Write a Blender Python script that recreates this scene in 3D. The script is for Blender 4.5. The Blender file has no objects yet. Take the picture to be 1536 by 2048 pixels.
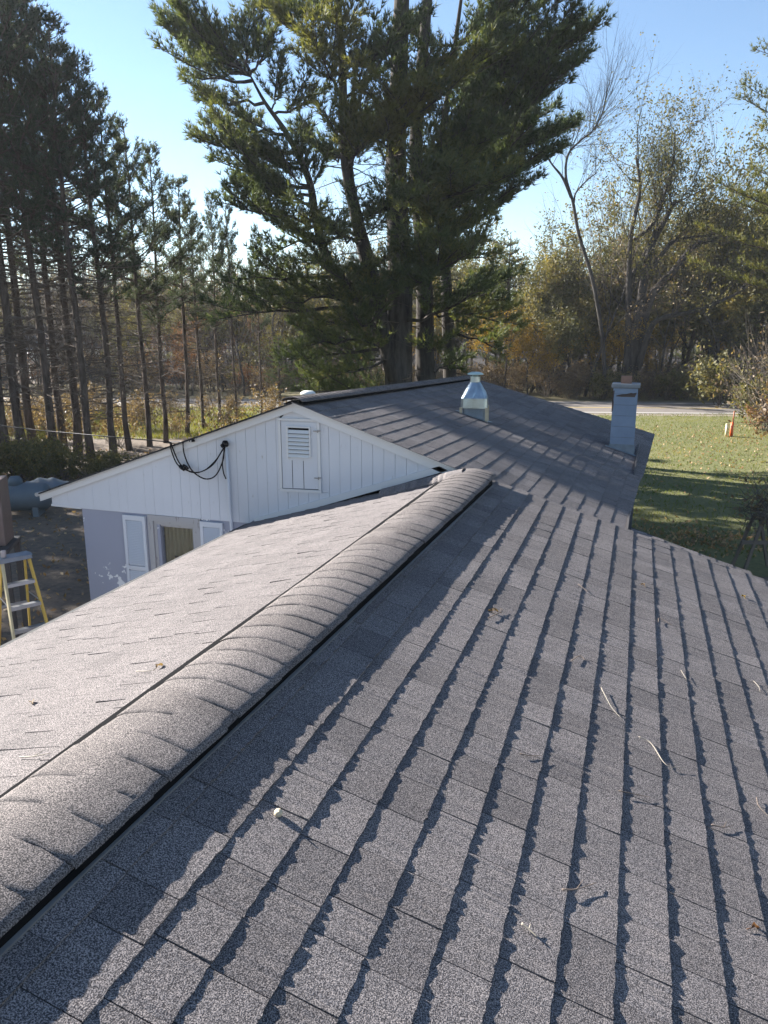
import bpy, bmesh, math, random
import numpy as np
from mathutils import Vector, Matrix
R = math.radians
sc = bpy.context.scene
col = sc.collection

# ------------------------------------------------------------------ camera, sky, sun, exposure
CZ = 4.75                 # camera height above the ground
PITCH, YAW = R(13.58), R(18.04)
FPX, IW, IH = 1540.0, 1536, 2048
cam = bpy.data.cameras.new('camera'); cob = bpy.data.objects.new('camera', cam); col.objects.link(cob)
cam.sensor_fit = 'VERTICAL'; cam.sensor_height = 36; cam.lens = FPX / IH * 36
cam.clip_start = .05; cam.clip_end = 3000
cob.location = (0, 0, CZ); cob.rotation_euler = (math.pi / 2 - PITCH, 0, YAW)
sc.camera = cob
SUN_EL, SUN_AZ = R(26.6), R(-76.0)       # azimuth clockwise from +y
sun_dir = Vector((math.sin(SUN_AZ) * math.cos(SUN_EL), math.cos(SUN_AZ) * math.cos(SUN_EL), math.sin(SUN_EL)))
w = bpy.data.worlds.new('World'); sc.world = w; w.use_nodes = True
nt = w.node_tree; bg = nt.nodes['Background']
sky = nt.nodes.new('ShaderNodeTexSky'); sky.sky_type = 'NISHITA'; sky.sun_disc = False
sky.sun_elevation = SUN_EL; sky.sun_rotation = SUN_AZ; sky.altitude = 300; sky.air_density = 1.0; sky.dust_density = 0.0; sky.ozone_density = 2.0
nt.links.new(sky.outputs[0], bg.inputs[0]); bg.inputs[1].default_value = .05
sl = bpy.data.lights.new('sun', 'SUN'); sl.energy = 5.0; sl.angle = R(.5); sl.color = (1, .955, .88)
so = bpy.data.objects.new('sun', sl); col.objects.link(so); so.rotation_euler = sun_dir.to_track_quat('Z', 'Y').to_euler(); so.location = (-30, 10, 30)
vs = sc.view_settings; vs.view_transform = 'Standard'; vs.look = 'None'; vs.gamma = 1; vs.exposure = 2.17; vs.use_curve_mapping = False
sc.cycles.max_bounces = 6; sc.cycles.transparent_max_bounces = 8; sc.cycles.use_denoising = True

# ------------------------------------------------------------------ helpers
cp, sp, cy_, sy_ = math.cos(PITCH), math.sin(PITCH), math.cos(YAW), math.sin(YAW)
def ray(px, py):
    a = (px - IW / 2) / FPX; b = (IH / 2 - py) / FPX
    u = b * cp - sp; f = cp + b * sp
    return a, f, u
def fr(r, f, z=0.0):              # right / forward / height frame of the plot -> world
    return Vector((r * cy_ - f * sy_, r * sy_ + f * cy_, z))
def at(px, py, f):                # point seen at a pixel, f metres ahead
    a, g, u = ray(px, py); k = f / g
    return fr(a * k, f, CZ + u * k)
def atY(px, py, y):               # ... on the world plane y
    a, g, u = ray(px, py); d = fr(a, g); k = y / d.y
    return Vector((d.x * k, y, CZ + u * k))
def gnd(px, py, z=0.0):
    a, g, u = ray(px, py); k = (z - CZ) / u
    return fr(a * k, g * k, z)
S = 1.5
def P(x, y, z): return Vector((S * x, S * y, CZ + S * z))

def tag(o, label=None, cat=None, group=None, kind=None):
    if label: o['label'] = label
    if cat: o['category'] = cat
    if group: o['group'] = group
    if kind: o['kind'] = kind
    return o
def empty(name, loc=(0, 0, 0), rz=0, parent=None):
    o = bpy.data.objects.new(name, None); col.objects.link(o); o.location = loc; o.rotation_euler = (0, 0, rz)
    o.empty_display_size = .2
    if parent: o.parent = parent
    return o
def inst(name, mesh, parent=None, M=None):
    o = bpy.data.objects.new(name, mesh); col.objects.link(o)
    if parent: o.parent = parent
    if M is not None: o.matrix_basis = M
    return o

class MB:
    def __init__(s): s.v = []; s.t = []; s.q = []; s.n = 0; s.tone = []
    def add(s, v, t=None, q=None, tone=0.5):
        v = np.asarray(v, float).reshape(-1, 3)
        if t is not None and len(t): s.t.append(np.asarray(t, int).reshape(-1, 3) + s.n)
        if q is not None and len(q): s.q.append(np.asarray(q, int).reshape(-1, 4) + s.n)
        s.v.append(v); s.n += len(v)
        s.tone.append(np.full(len(v), tone) if np.isscalar(tone) else np.asarray(tone, float))
        return s
    def box(s, c, d, rz=0, M=None, tone=.5):
        x, y, z = [k / 2 for k in d]
        v = np.array([(a * x, b * y, e * z) for e in (-1, 1) for b in (-1, 1) for a in (-1, 1)], float)
        q = [(0, 2, 3, 1), (4, 5, 7, 6), (0, 1, 5, 4), (2, 6, 7, 3), (0, 4, 6, 2), (1, 3, 7, 5)]
        if M is not None:
            m = np.array(M); v = v @ m[:3, :3].T + m[:3, 3]
        elif rz:
            a, b = math.cos(rz), math.sin(rz); v = np.stack([v[:, 0] * a - v[:, 1] * b, v[:, 0] * b + v[:, 1] * a, v[:, 2]], 1)
        return s.add(v + np.array(c, float), q=q, tone=tone)
    def bar(s, p0, p1, wd, ht, up=(0, 0, 1)):        # rectangular bar between two points
        p0, p1 = Vector(p0), Vector(p1); d = (p1 - p0); L = d.length; d.normalize()
        x = d.cross(Vector(up)); 
        if x.length < 1e-4: x = d.cross(Vector((1, 0, 0)))
        x.normalize(); z = x.cross(d)
        M = Matrix((x, d, z)).transposed().to_4x4()
        return s.box((p0 + p1) / 2, (wd, L, ht), M=M)
    def prism(s, poly, ax, off):                    # poly: list of 3d points, extruded by vector off
        n = len(poly); a = [Vector(p) for p in poly]; b = [p + Vector(off) for p in a]
        v = [tuple(p) for p in a + b]
        q = [(i, (i + 1) % n, (i + 1) % n + n, i + n) for i in range(n)]
        t = [(0, i, i + 1) for i in range(1, n - 1)] + [(n, n + i + 1, n + i) for i in range(1, n - 1)]
        return s.add(v, t=t, q=q)
    def tube(s, pts, rad, k=6, cap=True, tone=.5):
        pts = np.asarray([tuple(p) for p in pts], float); m = len(pts)
        rad = np.full(m, rad, float) if np.isscalar(rad) else np.asarray(rad, float)
        tan = np.gradient(pts, axis=0); tan /= np.linalg.norm(tan, axis=1)[:, None] + 1e-9
        ref = np.array([0, 0, 1.]) if abs(tan[0, 2]) < .9 else np.array([1., 0, 0])
        u = np.cross(tan, ref); u /= np.linalg.norm(u, axis=1)[:, None] + 1e-9; w_ = np.cross(tan, u)
        a = np.arange(k) * 2 * math.pi / k
        v = pts[:, None] + rad[:, None, None] * (np.cos(a)[None, :, None] * u[:, None] + np.sin(a)[None, :, None] * w_[:, None])
        v = v.reshape(-1, 3); i = np.arange(m - 1)[:, None] * k; j = np.arange(k)[None]; j2 = (j + 1) % k
        q = np.stack([i + j, i + j2, i + k + j2, i + k + j], -1).reshape(-1, 4)
        t = None
        if cap:
            t = [(0, b + 1, b) for b in range(1, k - 1)] + [((m - 1) * k, (m - 1) * k + b, (m - 1) * k + b + 1) for b in range(1, k - 1)]
        return s.add(v, t=t, q=q, tone=tone)
    def lathe(s, prof, c, k=20):                    # prof (r, z)
        a = np.arange(k) * 2 * math.pi / k; m = len(prof)
        v = np.array([[(r * math.cos(b) + c[0], r * math.sin(b) + c[1], z + c[2]) for b in a] for r, z in prof]).reshape(-1, 3)
        i = np.arange(m - 1)[:, None] * k; j = np.arange(k)[None]; j2 = (j + 1) % k
        q = np.stack([i + j, i + j2, i + k + j2, i + k + j], -1).reshape(-1, 4)
        return s.add(v, q=q)
    def segs(s, p0, p1, r0, r1, tone=.5):           # many thin three-sided twigs at once
        p0 = np.asarray(p0, float); p1 = np.asarray(p1, float); n = len(p0)
        if n == 0: return s
        d = p1 - p0; d /= np.linalg.norm(d, axis=1)[:, None] + 1e-9
        ref = np.where(np.abs(d[:, 2:3]) < .9, np.array([[0, 0, 1.]]), np.array([[1., 0, 0]]))
        u = np.cross(d, ref); u /= np.linalg.norm(u, axis=1)[:, None] + 1e-9; w_ = np.cross(d, u)
        V = []
        for p, r in ((p0, r0), (p1, r1)):
            r = np.broadcast_to(np.asarray(r, float), (n,))[:, None]
            for b in (0, 2.0944, 4.1888): V.append(p + r * (math.cos(b) * u + math.sin(b) * w_))
        v = np.stack(V, 1).reshape(-1, 3)
        q = (np.arange(n)[:, None, None] * 6 + np.array([(0, 1, 4, 3), (1, 2, 5, 4), (2, 0, 3, 5)])[None]).reshape(-1, 4)
        return s.add(v, q=q, tone=tone)
    def mesh(s, name, mat, smooth=False):
        me = bpy.data.meshes.new(name)
        v = np.concatenate(s.v) if s.v else np.zeros((0, 3))
        t = np.concatenate(s.t) if s.t else np.zeros((0, 3), int); q = np.concatenate(s.q) if s.q else np.zeros((0, 4), int)
        me.vertices.add(len(v)); me.vertices.foreach_set('co', v.ravel())
        lo = np.concatenate([t.ravel(), q.ravel()]).astype(np.int32); me.loops.add(len(lo)); me.loops.foreach_set('vertex_index', lo)
        tot = np.concatenate([np.full(len(t), 3), np.full(len(q), 4)]).astype(np.int32)
        st = np.concatenate([[0], np.cumsum(tot)[:-1]]).astype(np.int32) if len(tot) else tot
        me.polygons.add(len(tot)); me.polygons.foreach_set('loop_start', st); me.polygons.foreach_set('loop_total', tot)
        me.polygons.foreach_set('use_smooth', np.full(len(tot), bool(smooth)))
        at_ = me.attributes.new('tone', 'FLOAT', 'POINT'); at_.data.foreach_set('value', np.concatenate(s.tone).astype(np.float32))
        me.update(calc_edges=True); me.validate(); me.materials.append(mat)
        return me
    def build(s, name, mat, parent=None, smooth=False):
        return inst(name, s.mesh(name, mat, smooth), parent)
def bevel(o, wdt=.004, seg=2):
    m = o.modifiers.new('bevel', 'BEVEL'); m.width = wdt; m.segments = seg; m.limit_method = 'ANGLE'; return o

# ------------------------------------------------------------------ materials
class Mat:
    def __init__(s, name, rough=.8, metal=0):
        s.m = bpy.data.materials.new(name); s.m.use_nodes = True; s.t = s.m.node_tree; s.N = s.t.nodes
        s.b = s.N['Principled BSDF']; s.b.inputs['Roughness'].default_value = rough; s.b.inputs['Metallic'].default_value = metal
        s.co = None
    def n(s, typ, **kw):
        x = s.N.new(typ)
        for k, v in kw.items(): setattr(x, k, v)
        return x
    def link(s, a, b): s.t.links.new(a, b)
    def pos(s, obj=False):
        if obj: return s.n('ShaderNodeTexCoord').outputs['Object']
        return s.n('ShaderNodeNewGeometry').outputs['Position']
    def noise(s, scale, detail=3, rough=.55, vec=None, stretch=None):
        vec = vec or s.pos()
        if stretch:
            mp = s.n('ShaderNodeMapping'); mp.inputs['Scale'].default_value = stretch; s.link(vec, mp.inputs[0]); vec = mp.outputs[0]
        x = s.n('ShaderNodeTexNoise'); x.inputs['Scale'].default_value = scale; x.inputs['Detail'].default_value = detail; x.inputs['Roughness'].default_value = rough
        s.link(vec, x.inputs['Vector']); return x.outputs['Fac']
    def ramp(s, fac, stops, const=False):
        x = s.n('ShaderNodeValToRGB'); r = x.color_ramp
        if const: r.interpolation = 'CONSTANT'
        while len(r.elements) < len(stops): r.elements.new(.5)
        for e, (p, c) in zip(r.elements, stops):
            e.position = p; e.color = (*c, 1) if len(c) == 3 else c
        s.link(fac, x.inputs[0]); return x.outputs['Color']
    def mix(s, fac, a, b, mode='MIX'):
        x = s.n('ShaderNodeMix', data_type='RGBA', blend_type=mode)
        if isinstance(fac, (int, float)): x.inputs[0].default_value = fac
        else: s.link(fac, x.inputs[0])
        for i, c in ((6, a), (7, b)):
            if isinstance(c, tuple): x.inputs[i].default_value = (*c, 1)
            else: s.link(c, x.inputs[i])
        return x.outputs[2]
    def math(s, op, a, b=None):
        x = s.n('ShaderNodeMath', operation=op)
        for i, c in enumerate((a, b)):
            if c is None: continue
            if isinstance(c, (int, float)): x.inputs[i].default_value = c
            else: s.link(c, x.inputs[i])
        return x.outputs[0]
    def attr(s, name='tone'):
        x = s.n('ShaderNodeAttribute'); x.attribute_name = name; return x.outputs['Fac']
    def rand(s): return s.n('ShaderNodeObjectInfo').outputs['Random']
    def color(s, c):
        if isinstance(c, tuple): s.b.inputs['Base Color'].default_value = (*c, 1)
        else: s.link(c, s.b.inputs['Base Color'])
        return s
    def bump(s, h, strength=.5, dist=.01):
        x = s.n('ShaderNodeBump'); x.inputs['Strength'].default_value = strength; x.inputs['Distance'].default_value = dist
        s.link(h, x.inputs['Height']); s.link(x.outputs[0], s.b.inputs['Normal']); return s
    def spec(s, v): s.b.inputs['Specular IOR Level'].default_value = v; return s

def shingle_mat(name, use_random, lo, hi, warm=1.0):
    m = Mat(name, .92).spec(.12)
    fac = m.rand() if use_random else m.attr()
    base = m.ramp(fac, [(0, lo), (.5, tuple((a + b) / 2 for a, b in zip(lo, hi))), (1, hi)])
    big = m.noise(3.0, 4); base = m.mix(.22, base, m.ramp(big, [(.3, (.45, .45, .47)), (.7, (1.25, 1.22, 1.2))]), 'MULTIPLY')
    g = m.noise(210, 2, .7)                       # mineral granules
    sp_ = m.ramp(g, [(.38, (.18, .18, .20)), (.5, (.85, .85, .87)), (.60, (2.5, 2.4, 2.35))])
    c = m.mix(.9, base, sp_, 'MULTIPLY'); m.color(c)
    g2 = m.noise(230, 2, .7); m.bump(m.math('ADD', g, m.math('MULTIPLY', m.noise(28, 2), .5)), .55, .006)
    return m.m
LO, HI = (.108, .099, .098), (.145, .133, .131)
M_sh_r = shingle_mat('shingle_granules', True, LO, HI)
M_sh_a = shingle_mat('shingle_granules_field', False, LO, HI)
M_cap = shingle_mat('cap_granules', True, (.104, .094, .091), (.132, .120, .116))

def paint(name, c, wear=(.35, .33, .3), rough=.55, amt=.64, stretch=(6, 6, 1.2), bump=.15):
    m = Mat(name, rough)
    f = m.noise(5, 6, .65, stretch=stretch); k = m.ramp(f, [(amt, (0, 0, 0)), (amt + .05, (1, 1, 1))])
    d = m.noise(1.3, 4); cc = m.mix(m.ramp(d, [(.3, (0, 0, 0)), (.75, (.35, .35, .35))]), c, tuple(x * .82 for x in c))
    m.color(m.mix(k, cc, wear)); m.bump(m.noise(60, 3, stretch=(3, 3, .3)), bump, .004); return m.m
M_white = paint('white_paint', (.55, .565, .60), amt=.655)
M_trim = paint('trim_paint', (.60, .60, .60), wear=(.5, .45, .4), amt=.70)
M_grey = paint('window_paint', (.36, .35, .35), wear=(.22, .2, .19), amt=.6)
def stucco():
    m = Mat('lilac_wall_paint', .8)
    p = m.noise(2.6, 5, .7); e = m.noise(9, 3)
    x = m.n('ShaderNodeSeparateXYZ'); m.link(m.pos(), x.inputs[0])
    k = m.ramp(m.math('ADD', p, m.math('MULTIPLY', e, .12)), [(.665, (0, 0, 0)), (.675, (1, 1, 1))])
    base = m.mix(m.noise(.9, 3), (.31, .32, .38), (.25, .26, .32))
    m.color(m.mix(k, base, (.66, .66, .66))); m.bump(m.math('ADD', m.noise(40, 4), m.math('MULTIPLY', k, -1)), .3, .006); return m.m
M_stucco = stucco()
def chim():
    m = Mat('chimney_paint', .75)
    d = m.noise(2.2, 5); m.color(m.mix(m.ramp(d, [(.35, (0, 0, 0)), (.8, (1, 1, 1))]), (.23, .285, .37), (.165, .205, .27))); m.bump(m.noise(50, 4), .3, .004); return m.m
M_chim = chim()
def simple(name, c, rough=.7, metal=0, var=.25, sc_=12, bump=.1):
    m = Mat(name, rough, metal); f = m.noise(sc_, 4)
    m.color(m.mix(f, tuple(x * (1 - var) for x in c), tuple(min(1, x * (1 + var)) for x in c))); m.bump(m.noise(sc_ * 5, 3), bump, .004); return m.m
M_clay = simple('clay_flue', (.22, .12, .085)); M_mortar = simple('chimney_mortar', (.17, .17, .17)); M_brick = simple('bare_brick', (.09, .06, .05))
M_black = simple('black_rubber', (.012, .012, .014), .5); M_dark = simple('vent_plastic_and_gap_shade', (.008, .008, .009), 1.0)
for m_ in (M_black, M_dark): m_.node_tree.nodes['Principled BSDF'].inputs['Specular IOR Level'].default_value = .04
M_galv = simple('galvanised_steel', (.40, .45, .47), .28, 1.0, .3, 7, .9)
M_galv_dull = simple('weathered_flashing', (.20, .23, .26), .55, .4, .35, 9, .2)
M_drip = simple('pale_drip_edge', (.42, .41, .40), .5, .3)
M_alu = simple('ladder_aluminium', (.27, .27, .28), .4, .7); M_yel = simple('yellow_fibreglass', (.50, .33, .055), .6); M_yelw = simple('worn_fibreglass', (.42, .36, .22), .7)
M_orange = simple('orange_plastic', (.62, .11, .03), .5); M_ivory = simple('ivory_plastic', (.62, .56, .36), .6)
M_tank = simple('tank_paint', (.085, .11, .13), .6, 0, .2, 3); M_brown = simple('brown_metal', (.13, .09, .08), .5, 0, .25, 4)
M_wood = simple('weathered_wood', (.13, .105, .085), .85, 0, .35, 9, .4); M_flang = M_drip
M_room = simple('dark_room', (.02, .02, .02))
def bark(name, a, b, sc_=7):
    m = Mat(name, .95).spec(.1); f = m.noise(sc_, 5, .65, stretch=(1, 1, .22)); m.color(m.ramp(f, [(.3, a), (.7, b)])); m.bump(f, .9, .04); return m.m
M_bark = bark('pine_bark', (.035, .027, .023), (.15, .115, .095)); M_bark_d = bark('white_pine_bark', (.022, .02, .019), (.085, .075, .068), 5)
M_bark_g = bark('grey_bark', (.028, .024, .022), (.10, .088, .078)); M_twig = bark('twig_bark', (.06, .048, .04), (.16, .135, .115), 3)
M_bench = simple('dark_stained_wood', (.045, .04, .04), .7)
M_pale = simple('pale_stem', (.30, .26, .21))
M_stick = simple('dry_twig', (.16, .12, .095), .9)
def leaf(name, stops, trans=.35, sc_=.9, rough=.6):
    m = Mat(name, rough).spec(.3); f = m.math('ADD', m.math('MULTIPLY', m.attr(), .7), m.math('MULTIPLY', m.noise(sc_, 2), .3))
    c = m.ramp(f, stops); m.color(c)
    t = m.n('ShaderNodeBsdfTranslucent'); m.link(m.mix(1.0, c, (1.5, 1.4, .7), 'MULTIPLY'), t.inputs[0])
    x = m.n('ShaderNodeMixShader'); x.inputs[0].default_value = trans; m.link(m.b.outputs[0], x.inputs[1]); m.link(t.outputs[0], x.inputs[2])
    m.link(x.outputs[0], m.N['Material Output'].inputs[0]); return m.m
M_ndl = leaf('white_pine_needles', [(.1, (.036, .058, .036)), (.5, (.075, .098, .040)), (.9, (.14, .142, .045))], .40)
M_ndl2 = leaf('red_pine_needles', [(.1, (.032, .048, .036)), (.6, (.060, .076, .046)), (.95, (.10, .10, .055))], .32)
M_ndl3 = leaf('sunny_pine_needles', [(.1, (.05, .065, .022)), (.6, (.12, .125, .035)), (.95, (.2, .16, .05))], .35)  # yellower, lighter needles: warm sunlight on the right-edge pine put into the colour
M_olive = leaf('olive_leaves', [(.1, (.050, .055, .022)), (.5, (.104, .100, .038)), (.9, (.20, .155, .05))], .36)
M_gold = leaf('yellow_leaves', [(.1, (.10, .075, .018)), (.5, (.26, .17, .025)), (.9, (.42, .26, .03))], .4)
M_russet = leaf('russet_leaves', [(.1, (.07, .035, .02)), (.5, (.16, .075, .035)), (.9, (.28, .14, .06))], .3)
M_brush = leaf('dry_brush', [(.1, (.07, .045, .028)), (.5, (.16, .11, .065)), (.9, (.27, .2, .11))], .3)
M_grass = leaf('grass_blades', [(.1, (.055, .08, .016)), (.5, (.12, .145, .028)), (.9, (.24, .20, .05))], .4)
M_litter = leaf('leaf_litter', [(.1, (.09, .05, .025)), (.5, (.24, .14, .07)), (.9, (.45, .32, .16))], .2)

# ------------------------------------------------------------------ ground, road, lawn
def sheet(name, pts, z, mat, kind='structure'):
    mb = MB(); mb.add([(p.x, p.y, z) for p in pts], q=[(0, 1, 2, 3)]); o = mb.build(name, mat); tag(o, kind=kind); return o
m = Mat('soil', .95); f = m.noise(.35, 5); g = m.noise(6, 5, .7)
m.color(m.mix(m.ramp(g, [(.35, (0, 0, 0)), (.7, (1, 1, 1))]), m.ramp(f, [(.3, (.05, .036, .028)), (.7, (.10, .075, .055))]), (.17, .12, .08))); m.bump(g, .8, .05); M_soil = m.m
m = Mat('lawn_turf', .95); f = m.noise(.5, 4); g = m.noise(9, 4, .7)
m.color(m.mix(m.ramp(g, [(.35, (0, 0, 0)), (.7, (1, 1, 1))]), m.ramp(f, [(.3, (.055, .07, .018)), (.7, (.11, .10, .032))]), (.14, .135, .04))); m.bump(g, .9, .05); M_lawn = m.m
m = Mat('dry_field', .95); f = m.noise(.4, 4); g = m.noise(5, 4, .7)
m.color(m.mix(g, m.ramp(f, [(.3, (.10, .10, .035)), (.6, (.19, .15, .06)), (.8, (.22, .15, .09))]), (.12, .1, .05))); m.bump(g, .9, .06); M_field = m.m
m = Mat('asphalt', .85); f = m.noise(2, 4, stretch=(.1, 1, 1)); g = m.noise(70, 2)
m.color(m.mix(f, m.mix(g, (.10, .088, .08), (.16, .138, .125)), (.145, .125, .112))); m.bump(g, .3, .004); M_road = m.m
M_line = simple('road_paint', (.42, .40, .37), .7); M_linec = simple('yellow_road_paint', (.5, .36, .08), .7); M_gravel = simple('gravel_shoulder', (.19, .155, .12), .95, 0, .4, 14, .8)
def band(f0, f1, r0, r1, tilt=0.0):
    return [fr(r0, f0 + tilt * r0), fr(r1, f0 + tilt * r1), fr(r1, f1 + tilt * r1), fr(r0, f1 + tilt * r0)]
TL = -.075
g_ = sheet('ground', [Vector((-900, -400, 0)), Vector((900, -400, 0)), Vector((900, 1400, 0)), Vector((-900, 1400, 0))], 0, M_soil)
sheet('lawn', [fr(-2, 15.5), fr(40, 10), fr(60, 43.0 - .075 * 60), fr(-8, 43 + .6)], .004, M_lawn)
sheet('field', [fr(-60, 34), fr(-9, 33), fr(-8.2, 43.5), fr(-60, 46.5)], .004, M_field)
sheet('far_verge', band(51.3, 63, -150, 150, TL), .004, M_field)
sheet('gravel_shoulder', band(43.0, 51.3, -200, 200, TL), .008, M_gravel)
sheet('road', band(43.9, 50.5, -200, 200, TL), .016, M_road)
sheet('edge_line', band(44.3, 44.55, -200, 200, TL), .022, M_line)
sheet('edge_line', band(49.85, 50.1, -200, 200, TL), .022, M_line)
sheet('centre_line', band(47.05, 47.2, -200, 200, TL), .022, M_linec)

# ------------------------------------------------------------------ roof surfaces
TR, TLF = math.tan(R(17)), .290
XR, ZR = -1.215, -1.1339                    # front ridge
YA0, YA1 = -1.2, 5.96                      # front wing runs from behind the camera to the main gable
def z_front_r(x): return ZR - TR * (x - XR)
def z_front_l(x): return ZR - TLF * (XR - x)
YB0, YB1 = 5.92, 11.83
def sstep(a, b, x):
    t = min(1, max(0, (x - a) / (b - a))); return t * t * (3 - 2 * t)
def main_edges(y):
    v = (y - YB0) / (YB1 - YB0); return -2.745 + .31 * v, -.617 - .155 * v, .03 + .085 * v, -1.565 + .085 * v
def z_main(x, y):
    xr, zr, xe, ze = main_edges(y); t = (x - xr) / (xe - xr)
    z = zr + (ze - zr) * t
    z -= .035 * sstep(-1.35, -.8, x) * (1 - sstep(6.2, 7.6, y))
    k = sstep(0, .45, t)
    z += .016 * k * math.exp(-((y - 8.05) / .5) ** 2)
    z -= .05 * k * sstep(8.1, 8.75, y) * (1 - sstep(9.3, 11.4, y))
    return z

house = empty('house', P(-2.7, 8.9, -4.75 / S)); HL = house.location
tag(house, 'grey shingled white gabled house with a low front roof wing', 'house')
HM = Matrix.Translation(-HL)
def hpart(mb, name, mat, parent=None, smooth=False):    # build in world coordinates, parent to the house (or to a part of it)
    o = mb.build(name, mat, None, smooth); o.parent = parent or house
    if parent is None or parent is house: o.matrix_basis = HM
    return o
def hempty(name):
    return empty(name, (0, 0, 0), 0, house)

rng = np.random.default_rng(7); random.seed(7)
# one slab per shingle: wedge, butt edge uneven; local x = along course, y = down slope, z = normal (metres)
EXPO = .1386 * S
def shingle_geo(wd, rs, thick, nseg=10, expo=EXPO, lap=.03):
    xs = np.linspace(0, wd, nseg + 1); v = []; tone = []
    h = thick + np.r_[rs.normal(0, .0011, nseg + 1)]; h += rs.choice([0, 0, 0, .0025, -.0025, .001], nseg + 1)
    e = rs.normal(0, .0022, nseg + 1)
    for i, x in enumerate(xs): v.append((x, -expo - lap, .0005))
    for i, x in enumerate(xs): v.append((x, -expo * .45, h[i] * .55 + rs.normal(0, .0006)))
    for i, x in enumerate(xs): v.append((x, e[i], h[i]))
    for i, x in enumerate(xs): v.append((x, e[i], -.001))
    n = nseg + 1; q = []
    for r in range(3):
        for i in range(nseg): q.append((r * n + i + 1, r * n + i, (r + 1) * n + i, (r + 1) * n + i + 1))
    t = []
    for i in (0, nseg):
        a, b, c, d = i, n + i, 2 * n + i, 3 * n + i
        t += [(a, b, d), (b, c, d)] if i == 0 else [(a, d, b), (b, d, c)]
    return np.array(v), np.array(q), np.array(t)
WIDTHS = [.17, .20, .225, .25, .28, .31, .34]
variants = []
for k in range(28):
    wd = WIDTHS[k % 7]; variants.append((wd, shingle_geo(wd - .0045, np.random.default_rng(100 + k), [.0085, .0100, .0112, .0128][k // 7])))
def frame_r(x, y, z):      # matrix of right slope: origin at P(x,y,z) ; local x along +y world, y down slope
    c, s_ = math.cos(R(17)), math.sin(R(17))
    d = Vector((c, 0, -s_)); n_ = Vector((s_, 0, c)); a = Vector((0, 1, 0))
    return Matrix(((a.x, d.x, n_.x), (a.y, d.y, n_.y), (a.z, d.z, n_.z))).to_4x4(), d, n_
# ---- decks
def deck(name, pts, mat, th=.03, parent=None):
    mb = MB(); mb.prism(pts, None, (0, 0, -th)); return hpart(mb, name, mat, parent)
M_felt = simple('roof_felt', (.02, .02, .022), .95)
XE_R, XE_L = 1.72, -3.26
front_roof = deck('front_roof', [P(XR, YA0, ZR), P(XE_R, YA0, z_front_r(XE_R)), P(XE_R, YA1, z_front_r(XE_R)), P(XR, YA1, ZR)], M_felt)
front_roof_l = deck('front_roof', [P(XR, YA0, ZR), P(XR, YA1, ZR), P(XE_L, YA1, z_front_l(XE_L)), P(XE_L, YA0, z_front_l(XE_L))], M_felt)
# child frames of decks: decks hold world coordinates offset by HM, so sub-parts in world coordinates take identity
# ---- right slope, shingle by shingle
rotm, dvec, nvec = frame_r(0, 0, 0)
c17 = math.cos(R(17))
cands = []
s0 = .3515 - .1386 * 2
for k in range(0, 21):
    s = s0 + .1386 * k                       # units from the ridge to the butt
    if s * c17 > XE_R - XR + .01: break
    y = YA0 * S + random.uniform(0, .3)
    while y < YA1 * S - .02:
        i = random.randrange(28); wd, geo = variants[i]
        if y + wd > YA1 * S: wd2 = YA1 * S - y
        else: wd2 = wd
        o = P(XR + s * c17, 0, ZR - s * math.sin(R(17))); o.y = y
        a, g, u = None, None, None
        d = o - Vector((0, 0, CZ)); f_ = -d.x * sy_ + d.y * cy_; r_ = d.x * cy_ + d.y * sy_
        cz = f_ * cp - d.z * sp; cu = d.z * cp + f_ * sp
        vis = cz > .3 and abs(r_ / cz) < .56 and abs(cu / cz) < .74
        cands.append((1 / d.length_squared if vis and k > 1 else 0, o.copy(), i, wd2 / wd, s * S))
        y += wd
cands.sort(key=lambda c: -c[0])
vmesh = []
for wd, (v, q, t) in variants:
    mb = MB(); mb.add(v, t=t, q=q); vmesh.append(mb.mesh('shingle', M_sh_r))
fieldR = MB(); 
rm = np.array(rotm)[:3, :3]
for j, (sc_, o, i, kx, sm) in enumerate(cands):
    if sc_ > 0 and j < 294 and kx == 1:
        inst('shingle', vmesh[i], front_roof, Matrix.Translation(o) @ rotm)
    else:
        wd, (v, q, t) = variants[i]; vv = v * np.array([kx, 1, 1]); vv[:, 1] = np.maximum(vv[:, 1], .004 - sm); fieldR.add(vv @ rm.T + np.array(o), t=t, q=q, tone=random.random())
tag(hpart(fieldR, 'shingle_field', M_sh_a, front_roof), kind='stuff')
# ---- left slope
tl = math.atan(TLF); cl, sl_ = math.cos(tl), math.sin(tl)
rl = np.array(((0, -cl, -sl_), (-1, 0, 0), (0, -sl_, cl))).T.copy()
rl = np.stack([np.array((0, -1, 0.)), np.array((-cl, 0, -sl_)), np.array((-sl_, 0, cl))], 1)
fl = MB(); s = .10
while s * cl < XR - XE_L + .02:
    y = YA1 * S - .006 - random.uniform(0, .3)
    y0 = YA1 * S - .006
    while y0 > YA0 * S:
        i = random.randrange(28); wd, (v, q, t) = variants[i]; kx = 1
        o = np.array(P(XR - s * cl, 0, ZR - s * sl_)); o[1] = y0
        v = v * np.array([1, 1, .9]); v[:, 1] = np.maximum(v[:, 1], .004 - s * S)
        fl.add(v @ rl.T + o, t=t, q=q, tone=random.uniform(.45, .95)); y0 -= wd
    s += .1386
tag(hpart(fl, 'shingle_field', M_sh_a, front_roof_l), kind='stuff')
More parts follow.
